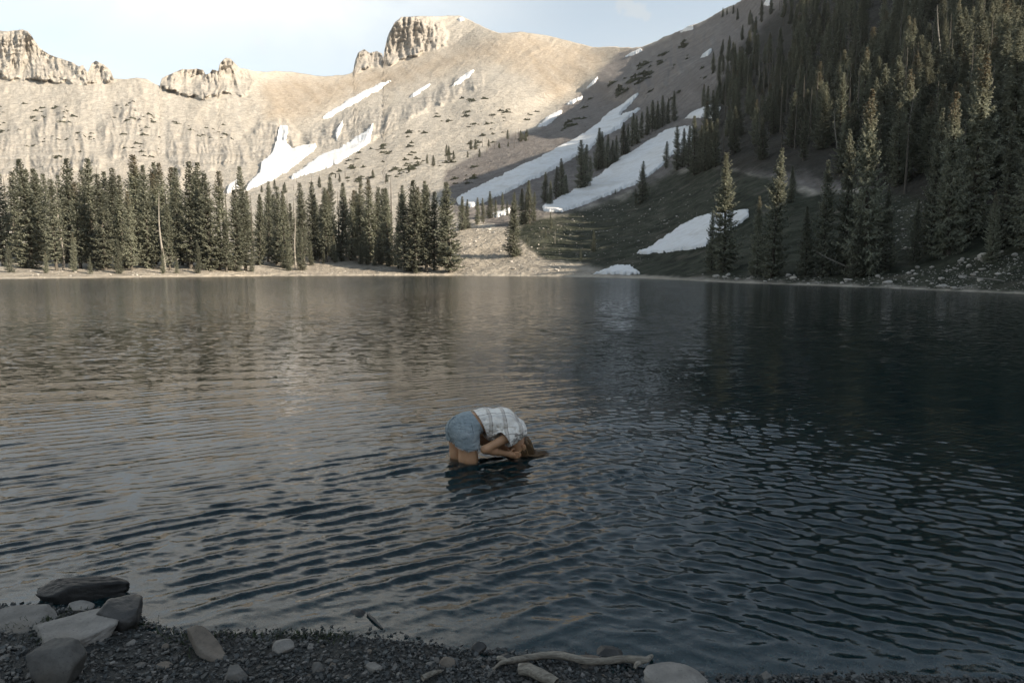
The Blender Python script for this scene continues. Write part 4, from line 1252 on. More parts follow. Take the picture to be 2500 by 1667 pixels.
# rubble: the countless small stones of shore, meadow and scree
def rubble():
    r = np.random.default_rng(51)
    zones = [([(1690,680),(1800,672),(2100,676),(2300,650),(2500,610),(2600,610),(2600,716),(2126,699),(1810,688)], 1500, 1.2, 4.5), ([(1070,560),(1200,545),(1240,570),(1340,645),(1500,672),(1080,670)], 1300, 0.9, 3.6),
             ([(1240,570),(1400,515),(1600,450),(1760,440),(1760,520),(1560,650),(1480,660),(1350,650)], 800, 0.8, 2.8), ([(-20,660),(640,658),(1080,664),(1080,672),(640,673),(-20,680)], 1100, 0.9, 3.0),
             ([(1090,480),(1100,410),(1220,345),(1313,312),(1500,200),(1600,230),(1400,360),(1240,440)], 900, 0.9, 2.6), ([(760,440),(840,370),(1000,300),(1200,230),(1320,290),(1100,390),(900,450)], 900, 0.8, 2.4), ([(2150,480),(2260,470),(2260,600),(2160,620)], 250, 1.5, 5.0)]
    PX, PY, S = [], [], []
    for poly, n, a, b in zones:
        q = np.asarray(poly, float)
        x = r.uniform(q[:, 0].min(), q[:, 0].max(), n * 4); y = r.uniform(q[:, 1].min(), q[:, 1].max(), n * 4)
        ok = np.flatnonzero(poly_sd(poly, x, y) > 0)[:n]
        PX.append(x[ok]); PY.append(y[ok]); S.append(a + (b - a) * r.random(len(ok)) ** 3)
    px = np.concatenate(PX); py = np.concatenate(PY); s = np.concatenate(S)
    P, D, _ = terrain(px, py)
    s = s * D / FPX * 0.6
    bm = bmesh.new(); bmesh.ops.create_icosphere(bm, subdivisions=1, radius=1.0)
    T = np.array([v.co[:] for v in bm.verts]); F = np.array([[v.index for v in f.verts] for f in bm.faces]); bm.free()
    n = len(px); k = len(T)
    V = T[None] * r.uniform(0.65, 1.25, (n, k, 1)) * np.stack([r.uniform(0.9, 1.6, n), r.uniform(0.8, 1.3, n), r.uniform(0.5, 0.9, n)], -1)[:, None]
    yaw = r.uniform(0, 6.28, n)[:, None]
    V = np.stack([V[..., 0] * np.cos(yaw) - V[..., 1] * np.sin(yaw), V[..., 0] * np.sin(yaw) + V[..., 1] * np.cos(yaw), V[..., 2]], -1) * s[:, None, None] + P[:, None]
    me = mesh_np('rubble', V.reshape(-1, 3), (F[None] + (np.arange(n) * k)[:, None, None]).reshape(-1, 3), smooth=False)
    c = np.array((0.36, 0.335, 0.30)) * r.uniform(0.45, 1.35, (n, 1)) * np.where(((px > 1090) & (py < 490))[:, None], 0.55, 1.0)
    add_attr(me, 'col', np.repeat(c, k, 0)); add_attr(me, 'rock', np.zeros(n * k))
    return me
rm = Mat('rubble_stone')
_rn = rm.noise(2.0, 4, 0.6)
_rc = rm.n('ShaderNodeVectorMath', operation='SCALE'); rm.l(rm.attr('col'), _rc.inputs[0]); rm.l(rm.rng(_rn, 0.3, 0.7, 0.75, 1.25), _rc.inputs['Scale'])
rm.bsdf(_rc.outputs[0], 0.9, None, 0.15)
obj('rubble', rubble(), rm.m, kind='stuff')['label'] = 'small stones strewn over the far shores and slopes'
# ------------------------------------------------------------------ near shore: rocks, wood, gravel, grass
def near(px, py):
    """point of the beach or shallow bed seen at a photo pixel"""
    z = 0.05
    for _ in range(8):
        p = on_plane(np.array([px], float), np.array([py], float), z)[0]
        z = float(beach_z(p[0], p[1]))
    return np.array([p[0], p[1], z])
PALE = stone_material('pale_limestone', (0.13, 0.122, 0.11), (0.28, 0.262, 0.235), (0.17, 0.15, 0.125), scale=9)
GREYR = stone_material('grey_quartzite', (0.075, 0.072, 0.066), (0.17, 0.16, 0.145), (0.11, 0.098, 0.082), scale=11)
DARKR = stone_material('wet_dark_rock', (0.016, 0.016, 0.015), (0.05, 0.048, 0.044), (0.07, 0.066, 0.06), rough=0.45, scale=12, spec=0.4)
BLACKR = stone_material('black_wet_rock', (0.007, 0.007, 0.007), (0.022, 0.021, 0.02), (0.03, 0.029, 0.027), rough=0.5, scale=12, spec=0.3)
BROWNR = stone_material('brown_sandstone', (0.10, 0.085, 0.07), (0.21, 0.175, 0.14), (0.15, 0.135, 0.115), scale=14)
# px left, px right, py top, py bottom, depth ratio, material, seed, flat, yaw, tilt, label
ROCKS = [
 (77,308,1431,1480,0.40,BLACKR,3,0.8,4,(0.0,0.02),'dark wet flat-topped rock lying in the water at the left'),
 (158,218,1468,1494,0.9,PALE,5,0,20,(0,0.1),'small pale stone wedged behind the dark boulder'),
 (202,350,1466,1540,0.9,DARKR,8,0,-10,(0,0),'rounded dark boulder with a pale vein at the water edge'),
 (-40,133,1487,1534,0.9,PALE,12,0.45,8,(0.1,0),'pale slab cut by the left frame edge'),
 (45,282,1505,1576,0.75,PALE,15,0.42,-8,(0.16,-0.03),'large pale flat slab tilted towards the camera'),
 (84,170,1564,1612,0.8,GREYR,21,0,15,(0.1,0.1),'grey stone leaning behind the big lower left boulder'),
 (56,206,1577,1690,0.8,GREYR,24,0.7,-14,(0.1,-0.2),'big angular grey boulder at the bottom left corner'),
 (424,580,1548,1606,0.42,BROWNR,29,0.6,-28,(0.0,0.20),'brownish wedge-shaped rock sloping into the gravel'),
 (662,718,1561,1597,0.8,PALE,33,0,10,(0,0),'pointed pale stone at the edge of the grass'),
 (755,790,1620,1645,0.9,GREYR,36,0,0,(0,0),'brown-grey stone half sunk in the gravel'),
 (888,935,1618,1640,0.9,PALE,39,0.5,0,(0,0),'flat pale stone in the middle of the gravel'),
 (1072,1117,1602,1628,0.9,BROWNR,44,0,0,(0,0),'round reddish-brown stone beside the driftwood tip'),
 (1455,1524,1578,1612,0.9,DARKR,47,0,12,(0,0.1),'dark wet rock in the shallow water above the driftwood'),
 (1556,1736,1640,1690,0.8,PALE,52,0.55,4,(0.05,0),'broad pale rock at the bottom edge below the driftwood end'),
 (1708,1756,1560,1577,0.9,DARKR,57,0.6,0,(0,0),'low dark stone barely breaking the water on the right'),
 (846,905,1490,1520,0.7,DARKR,61,0,-30,(0,0.2),'small rock breaking the ripples off the shore'),
 (1405,1470,1608,1622,0.9,BROWNR,66,0.5,0,(0,0),'flat tan stone tucked behind the driftwood'),
 (1856,1886,1640,1664,0.9,GREYR,70,0,0,(0,0),'small grey stone at the lower right water edge'),
 (394,412,1572,1584,0.9,BROWNR,73,0,0,(0,0),'tiny brown stone before the wedge-shaped rock'),
 (376,420,1618,1634,0.8,BROWNR,77,0.5,0,(0,0),'flat rusty stone in the left gravel'),
 (-30,8,1650,1690,0.8,PALE,79,0,0,(0,0),'pale stone peeking in at the bottom left corner'),
 (540,604,1630,1664,0.8,GREYR,82,0.6,0,(0,0),'dull grey flat stone low in the left gravel'),
 (1150,1190,1560,1602,0.8,DARKR,84,0,0,(0,0),'dark pointed stone at the wet line of the gravel'),
 (1218,1252,1596,1612,0.9,DARKR,88,0,0,(0,0),'dark small stone above the left driftwood fork'),
]
for x0, x1, y0, y1, dr, mat, seed, flat, yaw, tilt, lab in ROCKS:
    b = near((x0 + x1) / 2, y1 - (y1 - y0) * 0.22)
    w = (x1 - x0) / FPX * b[1]
    # the visible height is part top face, part front face
    vis = (y1 - y0) / FPX * math.hypot(b[1], CAM_H)
    dep = w * dr
    h = max(0.3 * w * (0.8 if not flat else 0.5), (vis - dep * 0.5 * 0.49) / 0.87)
    h = min(h, w * 0.75) * {3: 1.9, 8: 1.25, 29: 0.85, 24: 1.1}.get(seed, 1.0)
    P, F = rock_shape(seed, 5 if w > 0.09 else 4, 11, 0.07, flat)
    P = P / np.array([np.ptp(P[:, 0]), np.ptp(P[:, 1]), np.ptp(P[:, 2])])
    if seed == 15:      # slab tapering to the left
        P[:, 1] *= 0.75 + 0.5 * (P[:, 0] + 0.5)
    if seed == 29:
        P[:, 2] *= 1.15 - 0.9 * np.clip(P[:, 0] + 0.3, 0, 1)
    if seed == 3:
        P[:, 2] *= 1.0 + 0.12 * fbm(P * 9.0, 3)
        P[:, 0] *= 1 + 0.10 * fbm(P * np.array([1.0, 9.0, 9.0]) + 3, 3)
    P = P * np.array([w, dep, h * 1.25])
    o = obj('rock', mesh_np('rock', P, F), mat, label=lab, cat='rock', group='rocks on the near shore')
    o.rotation_euler = (tilt[0], tilt[1], math.radians(yaw))
    o.location = (b[0], b[1] + dep * 0.12, b[2] + h * 0.22)

# driftwood
def wood_material():
    m = Mat('bleached_driftwood')
    co = m.coord('Object')
    mp = m.n('ShaderNodeMapping'); m.l(co, mp.inputs[0]); mp.inputs['Scale'].default_value = (6, 70, 70)
    n = m.noise(1.0, 5, 0.7, vec=mp.outputs[0])
    n2 = m.noise(14, 4, 0.6)
    c = m.ramp(n, [(0.3, (0.07, 0.06, 0.048)), (0.55, (0.25, 0.225, 0.185)), (0.8, (0.40, 0.36, 0.30))])
    c = m.mix(m.rng(n2, 0.5, 0.7, 0, 0.6), c, (0.16, 0.14, 0.11))
    m.bsdf(c, 0.85, m.bump(n, 0.8, 0.004), 0.2)
    return m.m
DRIFT = wood_material()
def branch_from_px(pts, rads, lift=0.012, ns=12, sub=10):
    W3 = []
    for px, py in pts:
        p = near(px, py + 2); W3.append(p)
    W3 = np.array(W3); W3[:, 2] = np.maximum(W3[:, 2], -0.004) + np.array(rads) * 0.8 + lift * 0.8 + 0.006 * np.sin(np.arange(len(pts)) * 1.3)
    t = np.linspace(0, len(pts) - 1, (len(pts) - 1) * sub + 1)
    # smooth the polyline
    path = np.stack([np.interp(t, np.arange(len(pts)), W3[:, k]) for k in range(3)], -1)
    ker = np.array([1, 2, 3, 4, 3, 2, 1.0]); ker /= ker.sum()
    pad = np.concatenate([np.repeat(path[:1], 3, 0), path, np.repeat(path[-1:], 3, 0)])
    path = np.stack([np.convolve(pad[:, k], ker, 'valid') for k in range(3)], -1)
    rad = np.interp(t, np.arange(len(pts)), rads)
    V, F = tube(path, rad, ns)
    V = V + (V - np.repeat(path, ns, 0)) * (0.22 * fbm(V * 28.0, 3))[:, None]
    n = len(path)
    caps = np.concatenate([np.array([[0, k, k + 1] for k in range(1, ns - 1)]), np.array([[(n - 1) * ns, (n - 1) * ns + k + 1, (n - 1) * ns + k] for k in range(1, ns - 1)])])
    return (V, F), (V[:0], caps)
def wood_obj(parts, name, label, mat=DRIFT):
    Vs, q, t, o = [], [], [], 0
    for (V, F), (_, caps) in parts:
        Vs.append(V); q.append(F + o); t.append(caps + o); o += len(V)
    V = np.concatenate(Vs); c = V.mean(0); c[2] = V[:, 2].min()
    return obj(name, mesh_np(name, V - c, [np.concatenate(q), np.concatenate(t)]), mat, label=label, cat='driftwood', group='driftwood on the near shore', loc=tuple(c))
main = branch_from_px([(1203,1642),(1222,1630),(1240,1626),(1280,1616),(1325,1609),(1365,1611),(1400,1622),(1440,1628),(1480,1623),(1520,1620),(1555,1628),(1578,1630),(1590,1620),(1593,1616)], [0.004,0.008,0.012,0.014,0.015,0.016,0.016,0.015,0.015,0.016,0.018,0.014,0.009,0.006], lift=0.02)
fork = branch_from_px([(1240,1627),(1224,1622),(1214,1619)], [0.012, 0.012, 0.010], lift=0.022, sub=6)
stub = branch_from_px([(1560,1630),(1552,1638),(1548,1642)], [0.014, 0.01, 0.005], lift=0.02, sub=5)
wood_obj([main, fork, stub], 'driftwood_branch', 'long bleached driftwood branch with a forked end on the gravel')
wood_obj([branch_from_px([(1266,1646),(1290,1650),(1330,1668),(1360,1680)], [0.024, 0.026, 0.026, 0.022])], 'driftwood_log', 'short weathered log end at the bottom edge below the long branch')
wood_obj([branch_from_px([(1030,1664),(1050,1656),(1070,1647),(1084,1638)], [0.012, 0.011, 0.008, 0.003])], 'driftwood_stick', 'splintered short stick left of the long driftwood branch')
wood_obj([branch_from_px([(898,1512),(915,1526),(935,1540)], [0.008, 0.007, 0.004], lift=0.002)], 'driftwood_stick', 'dark stick poking out of the ripples beside the small rock', DARKR)

# gravel: flat slate chips
def chips():
    r = np.random.default_rng(21)
    n = 27000
    x = r.uniform(-2.9, 2.9, n); ey = edge_y(x)
    u = r.random(n)
    y = np.where(u < 0.72, 2.35 + (ey - 2.35 + 0.05) * r.random(n), ey + 1.3 * r.random(n) ** 1.5)
    keep = np.abs(x) < 0.80 * y + 0.15
    x, y = x[keep], y[keep]; n = len(x)
    z = beach_z(x, y)
    s = 0.0045 + 0.0115 * r.random(n) ** 2.8
    big = r.random(n) < 0.03; s = np.where(big, s * 1.5, s)
    m = 5
    th = np.linspace(0, 2 * math.pi, m, endpoint=False)[None] + r.uniform(0, 6.28, (n, 1)) + r.normal(size=(n, m)) * 0.22
    rad = s[:, None] * r.uniform(0.65, 1.2, (n, m))
    el = r.uniform(0.55, 1.0, (n, 1))
    cx = rad * np.cos(th); cy = rad * np.sin(th) * el
    yaw = r.uniform(0, 6.28, (n, 1))
    lx = cx * np.cos(yaw) - cy * np.sin(yaw); ly = cx * np.sin(yaw) + cy * np.cos(yaw)
    thk = s[:, None] * r.uniform(0.25, 0.6, (n, 1))
    tx = r.normal(size=(n, 1)) * 0.28; ty = r.normal(size=(n, 1)) * 0.28
    def lay(sc, hz):
        ax = lx * sc; ay = ly * sc
        az = hz + ax * tx + ay * ty
        return np.stack([ax, ay, az], -1)
    lo = lay(1.0, 0.0 * thk); hi = lay(r.uniform(0.72, 0.92, (n, 1)), thk + 0 * lx)
    ctr = np.stack([x, y, z + 0.002 + r.uniform(0, 0.006, n)], -1)[:, None]
    V = np.concatenate([lo + ctr, hi + ctr], 1).reshape(-1, 3)
    i = (np.arange(n) * 2 * m)[:, None]
    k = np.arange(m); k2 = (k + 1) % m
    quads = np.stack([i + k, i + k2, i + k2 + m, i + k + m], -1).reshape(-1, 4)
    top = i + m + k[None]
    pal = np.array([(0.045, 0.05, 0.05), (0.075, 0.082, 0.08), (0.11, 0.115, 0.112), (0.15, 0.15, 0.142), (0.095, 0.088, 0.08), (0.23, 0.22, 0.205), (0.06, 0.07, 0.068)])
    c = pal[r.choice(len(pal), n, p=[.2, .22, .2, .12, .12, .05, .09])] * r.uniform(0.4, 0.75, (n, 1))
    return V, quads, top, np.repeat(c, 2 * m, 0)
gv, gq, gt, gc = chips()
gme = mesh_np('gravel', gv, [gq, gt], smooth=False)
add_attr(gme, 'col', gc)
gm = Mat('slate_gravel')
_n = gm.noise(90, 3, 0.6)
_c = gm.n('ShaderNodeVectorMath', operation='SCALE'); gm.l(gm.attr('col'), _c.inputs[0]); gm.l(gm.rng(_n, 0.3, 0.7, 0.75, 1.25), _c.inputs['Scale'])
gm.bsdf(_c.outputs[0], 0.6, gm.bump(_n, 0.3, 0.003), 0.35)
obj('gravel', gme, gm.m, kind='stuff')['label'] = 'dark slate gravel covering the near shore'

# larger single stones in the gravel
PEB = []
for s in range(8):
    P, F = rock_shape(200 + s, 2, 10, 0.05, 0.45)
    me = mesh_np('pebble', P, F, smooth=False); me.materials.append((GREYR, GREYR, GREYR, BROWNR, GREYR, PALE, DARKR, DARKR)[s]); PEB.append(me)
k = 0
while k < 150:
    px = random.uniform(-20, 2300) if random.random() < 0.15 else random.uniform(-20, 1750)
    py = random.uniform(1530, 1690)
    if py < np.interp(px, BEACH_EDGE[:, 0], BEACH_EDGE[:, 1]) + 6:
        continue
    p = near(px, py); s = 0.008 + 0.013 * random.random() ** 2
    o = obj('pebble', random.choice(PEB), label='flat slate pebble standing out in the near gravel', cat='pebble', group='pebbles in the near gravel', loc=(p[0], p[1], p[2] + 0.004))
    o.scale = (s * random.uniform(1, 1.5), s, s * random.uniform(0.4, 0.7)); o.rotation_euler = (random.gauss(0, 0.15), random.gauss(0, 0.15), random.uniform(0, 6.28))
    k += 1

# grass at the water's edge
def blades():
    r = np.random.default_rng(31)
    B, D, L, Wd = [], [], [], []
    tufts = [(120,1572,14),(150,1574,16),(178,1572,18),(90,1558,10),(210,1560,12),(30,1536,12),(60,1530,12),(110,1524,14),(140,1518,14),(60,1496,10),(180,1500,10),(240,1510,8),(350,1530,10),(440,1562,14),(455,1570,12),(540,1552,8),(560,1556,8),(630,1562,12),(660,1558,10),(690,1556,14),(715,1556,14),(740,1558,14),(775,1556,16),(795,1558,14),(820,1560,12),(850,1566,8),(400,1548,8),(1870,1650,8),(480,1600,6)]
    for px, py, n in tufts:
        c = near(px, py)
        n = int(n * 2.2)
        B.append(c + np.stack([r.normal(size=n) * 0.035, r.normal(size=n) * 0.025, np.zeros(n)], -1))
        D.append(np.stack([r.normal(size=n) * 0.55, r.normal(size=n) * 0.4, np.ones(n)], -1)); L.append(r.uniform(0.02, 0.06, n)); Wd.append(r.uniform(0.0012, 0.0028, n))
    return sprays(np.concatenate(B), np.concatenate(D), np.concatenate(L), np.concatenate(Wd), r, 0.2)
gV, gF = blades()
gmat = Mat('shore_grass'); gmat.bsdf(gmat.ramp(gmat.noise(30, 2), [(0.3, (0.016, 0.026, 0.012)), (0.7, (0.05, 0.065, 0.025))]), 0.6, None, 0.3)
obj('grass', mesh_np('grass', gV, gF, smooth=False), gmat.m, kind='stuff')['label'] = 'short dark grass tufts between the near rocks'
# ------------------------------------------------------------------ the person (distance-field body and clothes, meshed with surface nets)
def surface_net(fn, lo, hi, h):
    lo = np.asarray(lo, float); hi = np.asarray(hi, float)
    n = np.ceil((hi - lo) / h).astype(int) + 1
    ax = [lo[k] + np.arange(n[k]) * h for k in range(3)]
    G = np.stack(np.meshgrid(*ax, indexing='ij'), -1).astype(np.float32)
    d = fn(G)
    ins = d < 0
    c = np.zeros(tuple(n - 1), int)
    acc = np.zeros(tuple(n - 1) + (3,)); cnt = np.zeros(tuple(n - 1))
    offs = [(0, 0, 0), (1, 0, 0), (0, 1, 0), (1, 1, 0), (0, 0, 1), (1, 0, 1), (0, 1, 1), (1, 1, 1)]
    S = lambda A, o: A[o[0]:o[0] + n[0] - 1, o[1]:o[1] + n[1] - 1, o[2]:o[2] + n[2] - 1]
    for a in range(8):
        for b in range(a + 1, 8):
            oa, ob = np.array(offs[a]), np.array(offs[b])
            if np.abs(oa - ob).sum() != 1:
                continue
            da, db = S(d, oa), S(d, ob)
            cr = (da < 0) != (db < 0)
            t = np.where(cr, da / (da - db + 1e-12), 0)
            acc += np.where(cr[..., None], oa + t[..., None] * (ob - oa), 0); cnt += cr
    act = cnt > 0
    idx = np.full(act.shape, -1); idx[act] = np.arange(act.sum())
    cells = np.argwhere(act)
    V = lo + (cells + acc[act] / cnt[act][:, None]) * h
    F = []
    for k in range(3):
        u, v = (k + 1) % 3, (k + 2) % 3
        s0 = [slice(None)] * 3; s1 = [slice(None)] * 3
        s0[k] = slice(0, -1); s1[k] = slice(1, None)
        a = ins[tuple(s0)]; b = ins[tuple(s1)]
        e = np.argwhere(a != b)
        ok = (e[:, u] > 0) & (e[:, v] > 0) & (e[:, u] < n[u] - 1) & (e[:, v] < n[v] - 1)
        e = e[ok]
        flip = a[tuple(e.T)]
        def cell(du, dv):
            q = e.copy(); q[:, u] -= du; q[:, v] -= dv
            return idx[tuple(q.T)]
        q = np.stack([cell(1, 1), cell(0, 1), cell(0, 0), cell(1, 0)], -1)
        q[~flip] = q[~flip][:, ::-1]
        F.append(q)
    F = np.concatenate(F)
    return V, F[(F >= 0).all(1)]
def nearfbm(q, d, octv, lim=0.035):
    out = np.zeros(d.shape, np.float32)
    m = np.abs(d) < lim
    out[m] = fbm(q[m], octv)
    return out
def seg(G, a, b, ra, rb, sc=(1, 1, 1)):
    sc = np.asarray(sc, np.float32)
    a = np.asarray(a, np.float32) * sc; b = np.asarray(b, np.float32) * sc
    p = G * sc - a; ab = b - a
    t = np.clip((p @ ab) / (ab @ ab), 0, 1)
    return np.linalg.norm(p - t[..., None] * ab, axis=-1) - (ra + (rb - ra) * t)
def ell(G, c, r, R=None):
    p = G - np.asarray(c, np.float32)
    if R is not None:
        p = p @ np.asarray(R, np.float32)
    r = np.asarray(r, np.float32)
    k = np.linalg.norm(p / r, axis=-1)
    return (k - 1) * r.min()
def smin(a, b, k):
    h = np.clip(0.5 + 0.5 * (b - a) / k, 0, 1)
    return b * (1 - h) + a * h - k * h * (1 - h)
def fold(fs, k):
    d = fs[0]
    for f in fs[1:]:
        d = smin(d, f, k)
    return d
# head axes: crown direction and face direction (head hangs upside down, face towards the legs)
CR = np.array([0.42, 0.0, -0.91]); CR /= np.linalg.norm(CR)
FA = np.array([-0.91, 0.0, -0.42]); FA -= CR * (FA @ CR); FA /= np.linalg.norm(FA)
SI = np.cross(CR, FA)
HR = np.stack([FA, SI, CR], 1)           # columns: local axes
HC = np.array([0.525, 0.0, 0.075])
def hp(f, s, c):
    return HC + FA * f + SI * s + CR * c
def legs(G, extra=0.0, hem=0.0):
    out = []
    for L, F0, F1 in ((-0.098, -0.005, 0.02), (0.10, -0.045, -0.02)):
        out.append(seg(G, (F0 - 0.01, L, 0.26), (F0 + 0.005, L * 1.02, 0.02), 0.098 + extra, 0.081 + extra + hem))
    return out
def body(G):
    fs = [ell(G, (-0.03, 0, 0.285), (0.125, 0.165, 0.125))] + legs(G)
    for L, F0, F1 in ((-0.1, -0.005, 0.02), (0.102, -0.045, -0.02)):
        fs.append(seg(G, (F0, L, 0.03), (F1, L, -0.17), 0.081, 0.056))
        fs.append(seg(G, (F1, L, -0.17), (F1 - 0.03, L, -0.30), 0.054, 0.054))
        fs.append(seg(G, (F1 - 0.03, L, -0.30), (F1 - 0.04, L, -0.52), 0.052, 0.036))
        fs.append(seg(G, (F1 - 0.06, L, -0.545), (F1 + 0.12, L * 1.1, -0.565), 0.036, 0.026))
    sc = (1, 0.70, 1)
    fs.append(seg(G, (0.02, 0, 0.32), (0.16, 0, 0.345), 0.105, 0.092, sc))
    fs.append(seg(G, (0.16, 0, 0.345), (0.34, 0, 0.335), 0.092, 0.108, sc))
    fs.append(seg(G, (0.34, 0, 0.335), (0.45, 0, 0.265), 0.108, 0.085, sc))
    fs.append(seg(G, (0.46, -0.13, 0.26), (0.46, 0.13, 0.26), 0.055, 0.055))
    d = fold(fs, 0.035)
    nk = seg(G, (0.475, 0, 0.235), hp(-0.015, 0, -0.07), 0.058, 0.048)
    d = smin(d, nk, 0.03)
    hd = ell(G, HC, (0.098, 0.076, 0.118), HR)
    hd = smin(hd, ell(G, hp(0.045, 0, -0.075), (0.05, 0.052, 0.05), HR), 0.03)      # jaw
    hd = smin(hd, seg(G, hp(0.095, 0, 0.01), hp(0.122, 0, -0.03), 0.010, 0.015), 0.012)   # nose
    hd = smin(hd, seg(G, hp(0.098, -0.02, -0.065), hp(0.098, 0.02, -0.065), 0.010, 0.010), 0.01)  # lips
    for s in (-1, 1):
        hd = np.maximum(hd, -ell(G, hp(0.102, s * 0.033, 0.008), (0.018, 0.02, 0.012), HR) )      # eye sockets
        hd = smin(hd, ell(G, hp(0.088, s * 0.033, 0.006), (0.014, 0.015, 0.012), HR), 0.004)
        hd = smin(hd, ell(G, hp(-0.012, s * 0.079, -0.012), (0.018, 0.009, 0.031), HR), 0.008)    # ears
    d = smin(d, hd, 0.018)
    for s in (-1, 1):
        sh = np.array((0.445, s * 0.165, 0.265)); elb = np.array((0.125, s * 0.205, 0.135)); wr = np.array((0.365, s * 0.135, 0.055))
        arm = seg(G, sh, elb, 0.047, 0.036)
        arm = smin(arm, seg(G, elb, elb + (wr - elb) * 0.35, 0.036, 0.037), 0.02)
        arm = smin(arm, seg(G, elb + (wr - elb) * 0.35, wr, 0.037, 0.024), 0.015)
        d = smin(d, arm, 0.03)
        # hand: palm against the hair, fingers curled around the head
        pc = np.array((0.405, s * 0.118, 0.038))
        palm = seg(G, wr, pc, 0.024, 0.030, (1, 1, 1.0))
        for k, (ln, off) in enumerate(((0.9, -0.028), (1.0, -0.010), (0.95, 0.009), (0.78, 0.027))):
            up = np.array((0.25, 0, 0.97))
            a = pc + up * off * 0.9 + np.array((0.02, 0, 0))
            m1 = a + np.array((0.040 * ln, -s * 0.012, -0.006))
            m2 = m1 + np.array((0.026 * ln, -s * 0.018, -0.008))
            e = m2 + np.array((0.016 * ln, -s * 0.018, -0.006))
            palm = smin(palm, fold([seg(G, a, m1, 0.0095, 0.009), seg(G, m1, m2, 0.009, 0.0083), seg(G, m2, e, 0.0083, 0.007)], 0.003), 0.004)
        ta = wr + (pc - wr) * 0.45 + np.array((0, 0, 0.018))
        palm = smin(palm, fold([seg(G, ta, ta + np.array((0.022, -s * 0.012, 0.024)), 0.012, 0.010), seg(G, ta + np.array((0.022, -s * 0.012, 0.024)), ta + np.array((0.046, -s * 0.022, 0.026)), 0.010, 0.008)], 0.003), 0.008)
        d = smin(d, palm, 0.012)
    return d
def shorts(G):
    fs = [ell(G, (-0.032, 0, 0.287), (0.133, 0.174, 0.133)), seg(G, (0.02, 0, 0.32), (0.12, 0, 0.35), 0.116, 0.108, (1, 0.70, 1))]
    d = fold(fs + legs(G, 0.014, 0.016), 0.03)
    w = nearfbm(G * np.array([16.0, 16.0, 26.0]), d, 3)
    d = d - 0.009 * w - 0.005 * np.abs(nearfbm(G * np.array([9.0, 9.0, 60.0]) + 5, d, 2))
    d = np.maximum(d, -(d + 0.007))
    hem = 0.135 - 0.35 * np.clip(G[..., 0] + 0.04, -0.2, 0) + 0.004 * nearfbm(G * 60.0, d, 2)
    d = np.maximum(d, hem - G[..., 2])
    wl_ = (G[..., 0] - 0.085) * 0.86 + (G[..., 2] - 0.375) * 0.5
    return np.maximum(d, wl_)
def shirt(G):
    sc = (1, 0.66, 1)
    fs = [seg(G, (0.09, 0, 0.335), (0.20, 0, 0.345), 0.108, 0.112, sc), seg(G, (0.20, 0, 0.345), (0.35, 0, 0.335), 0.112, 0.118, sc),
          seg(G, (0.35, 0, 0.335), (0.47, 0, 0.262), 0.118, 0.092, sc), ell(G, (0.25, 0, 0.275), (0.13, 0.175, 0.105)), ell(G, (0.36, 0, 0.27), (0.12, 0.17, 0.09))]
    for s in (-1, 1):
        a = np.array((0.455, s * 0.160, 0.268)); b = np.array((0.30, s * 0.198, 0.200))
        fs.append(seg(G, a, b, 0.066, 0.070))
    d = fold(fs, 0.03)
    wr = nearfbm(G * np.array([10.0, 8.0, 22.0]), d, 3)
    fine = 1 - np.abs(nearfbm(np.stack([G[..., 0] * 16 + G[..., 2] * 14, G[..., 1] * 9, G[..., 2] * 20 - G[..., 0] * 16], -1), d, 2)) * 2
    d = d - 0.012 * wr - 0.010 * fine * np.clip((0.42 - G[..., 2]) / 0.12, 0, 1)
    d = np.maximum(d, -(d + 0.007))
    hm = (G[..., 0] - 0.088) * 0.92 + (G[..., 2] - 0.42) * 0.39 + 0.006 * wr
    d = np.maximum(d, -hm)
    d = np.maximum(d, -seg(G, (0.50, 0, 0.215), (0.545, 0, 0.03), 0.072, 0.085))
    for s in (-1, 1):
        a = np.array((0.455, s * 0.160, 0.268)); b = np.array((0.30, s * 0.198, 0.200)); ax = (b - a) / np.linalg.norm(b - a)
        along = (G - b.astype(np.float32)) @ ax.astype(np.float32)
        tube_in = seg(G, a, b + ax * 0.2, 0.066, 0.078)
        cut = np.maximum(np.maximum(along + 0.012, -(along + 0.012) - 1), np.where(s * G[..., 1] > 0.135, -1, 1))
        d = np.where((tube_in < 0.012) & (along > -0.012) & (s * G[..., 1] > 0.125), np.maximum(d, along + 0.012), d)
    return d
PA = math.radians(17)
PLOC = PERSON_AT
person = obj('person', None, label='person in plaid white shirt and denim shorts bending to dip long hair in the lake', cat='person', loc=tuple(PLOC))
person.rotation_euler = (0, 0, PA)
skin = Mat('skin')
_sn = skin.noise(14, 4, 0.6)
_sb = skin.bsdf(skin.ramp(_sn, [(0.3, (0.43, 0.235, 0.125)), (0.7, (0.54, 0.31, 0.175))]), 0.5, skin.bump(skin.noise(160, 2), 0.1, 0.002), 0.4)
_sb.inputs['Subsurface Weight'].default_value = 0.12; _sb.inputs['Subsurface Radius'].default_value = (0.02, 0.008, 0.004); _sb.inputs['Subsurface Scale'].default_value = 0.5
bV, bF = surface_net(body, (-0.22, -0.30, -0.61), (0.68, 0.30, 0.48), 0.0058)
obj('body', mesh_np('body', bV, bF), skin.m, person)
den = Mat('washed_denim')
_d1 = den.noise(7, 5, 0.65); _d2 = den.noise(320, 2, 0.5)
_dc = den.ramp(_d1, [(0.3, (0.16, 0.20, 0.215)), (0.55, (0.30, 0.345, 0.36)), (0.78, (0.56, 0.585, 0.59))])
_dc = den.mix(den.rng(_d2, 0.4, 0.6, 0, 0.4), _dc, (0.34, 0.385, 0.40))
den.bsdf(_dc, 0.9, den.bump(_d2, 0.3, 0.001), 0.15)
sV, sF = surface_net(shorts, (-0.24, -0.27, 0.08), (0.22, 0.27, 0.50), 0.0052)
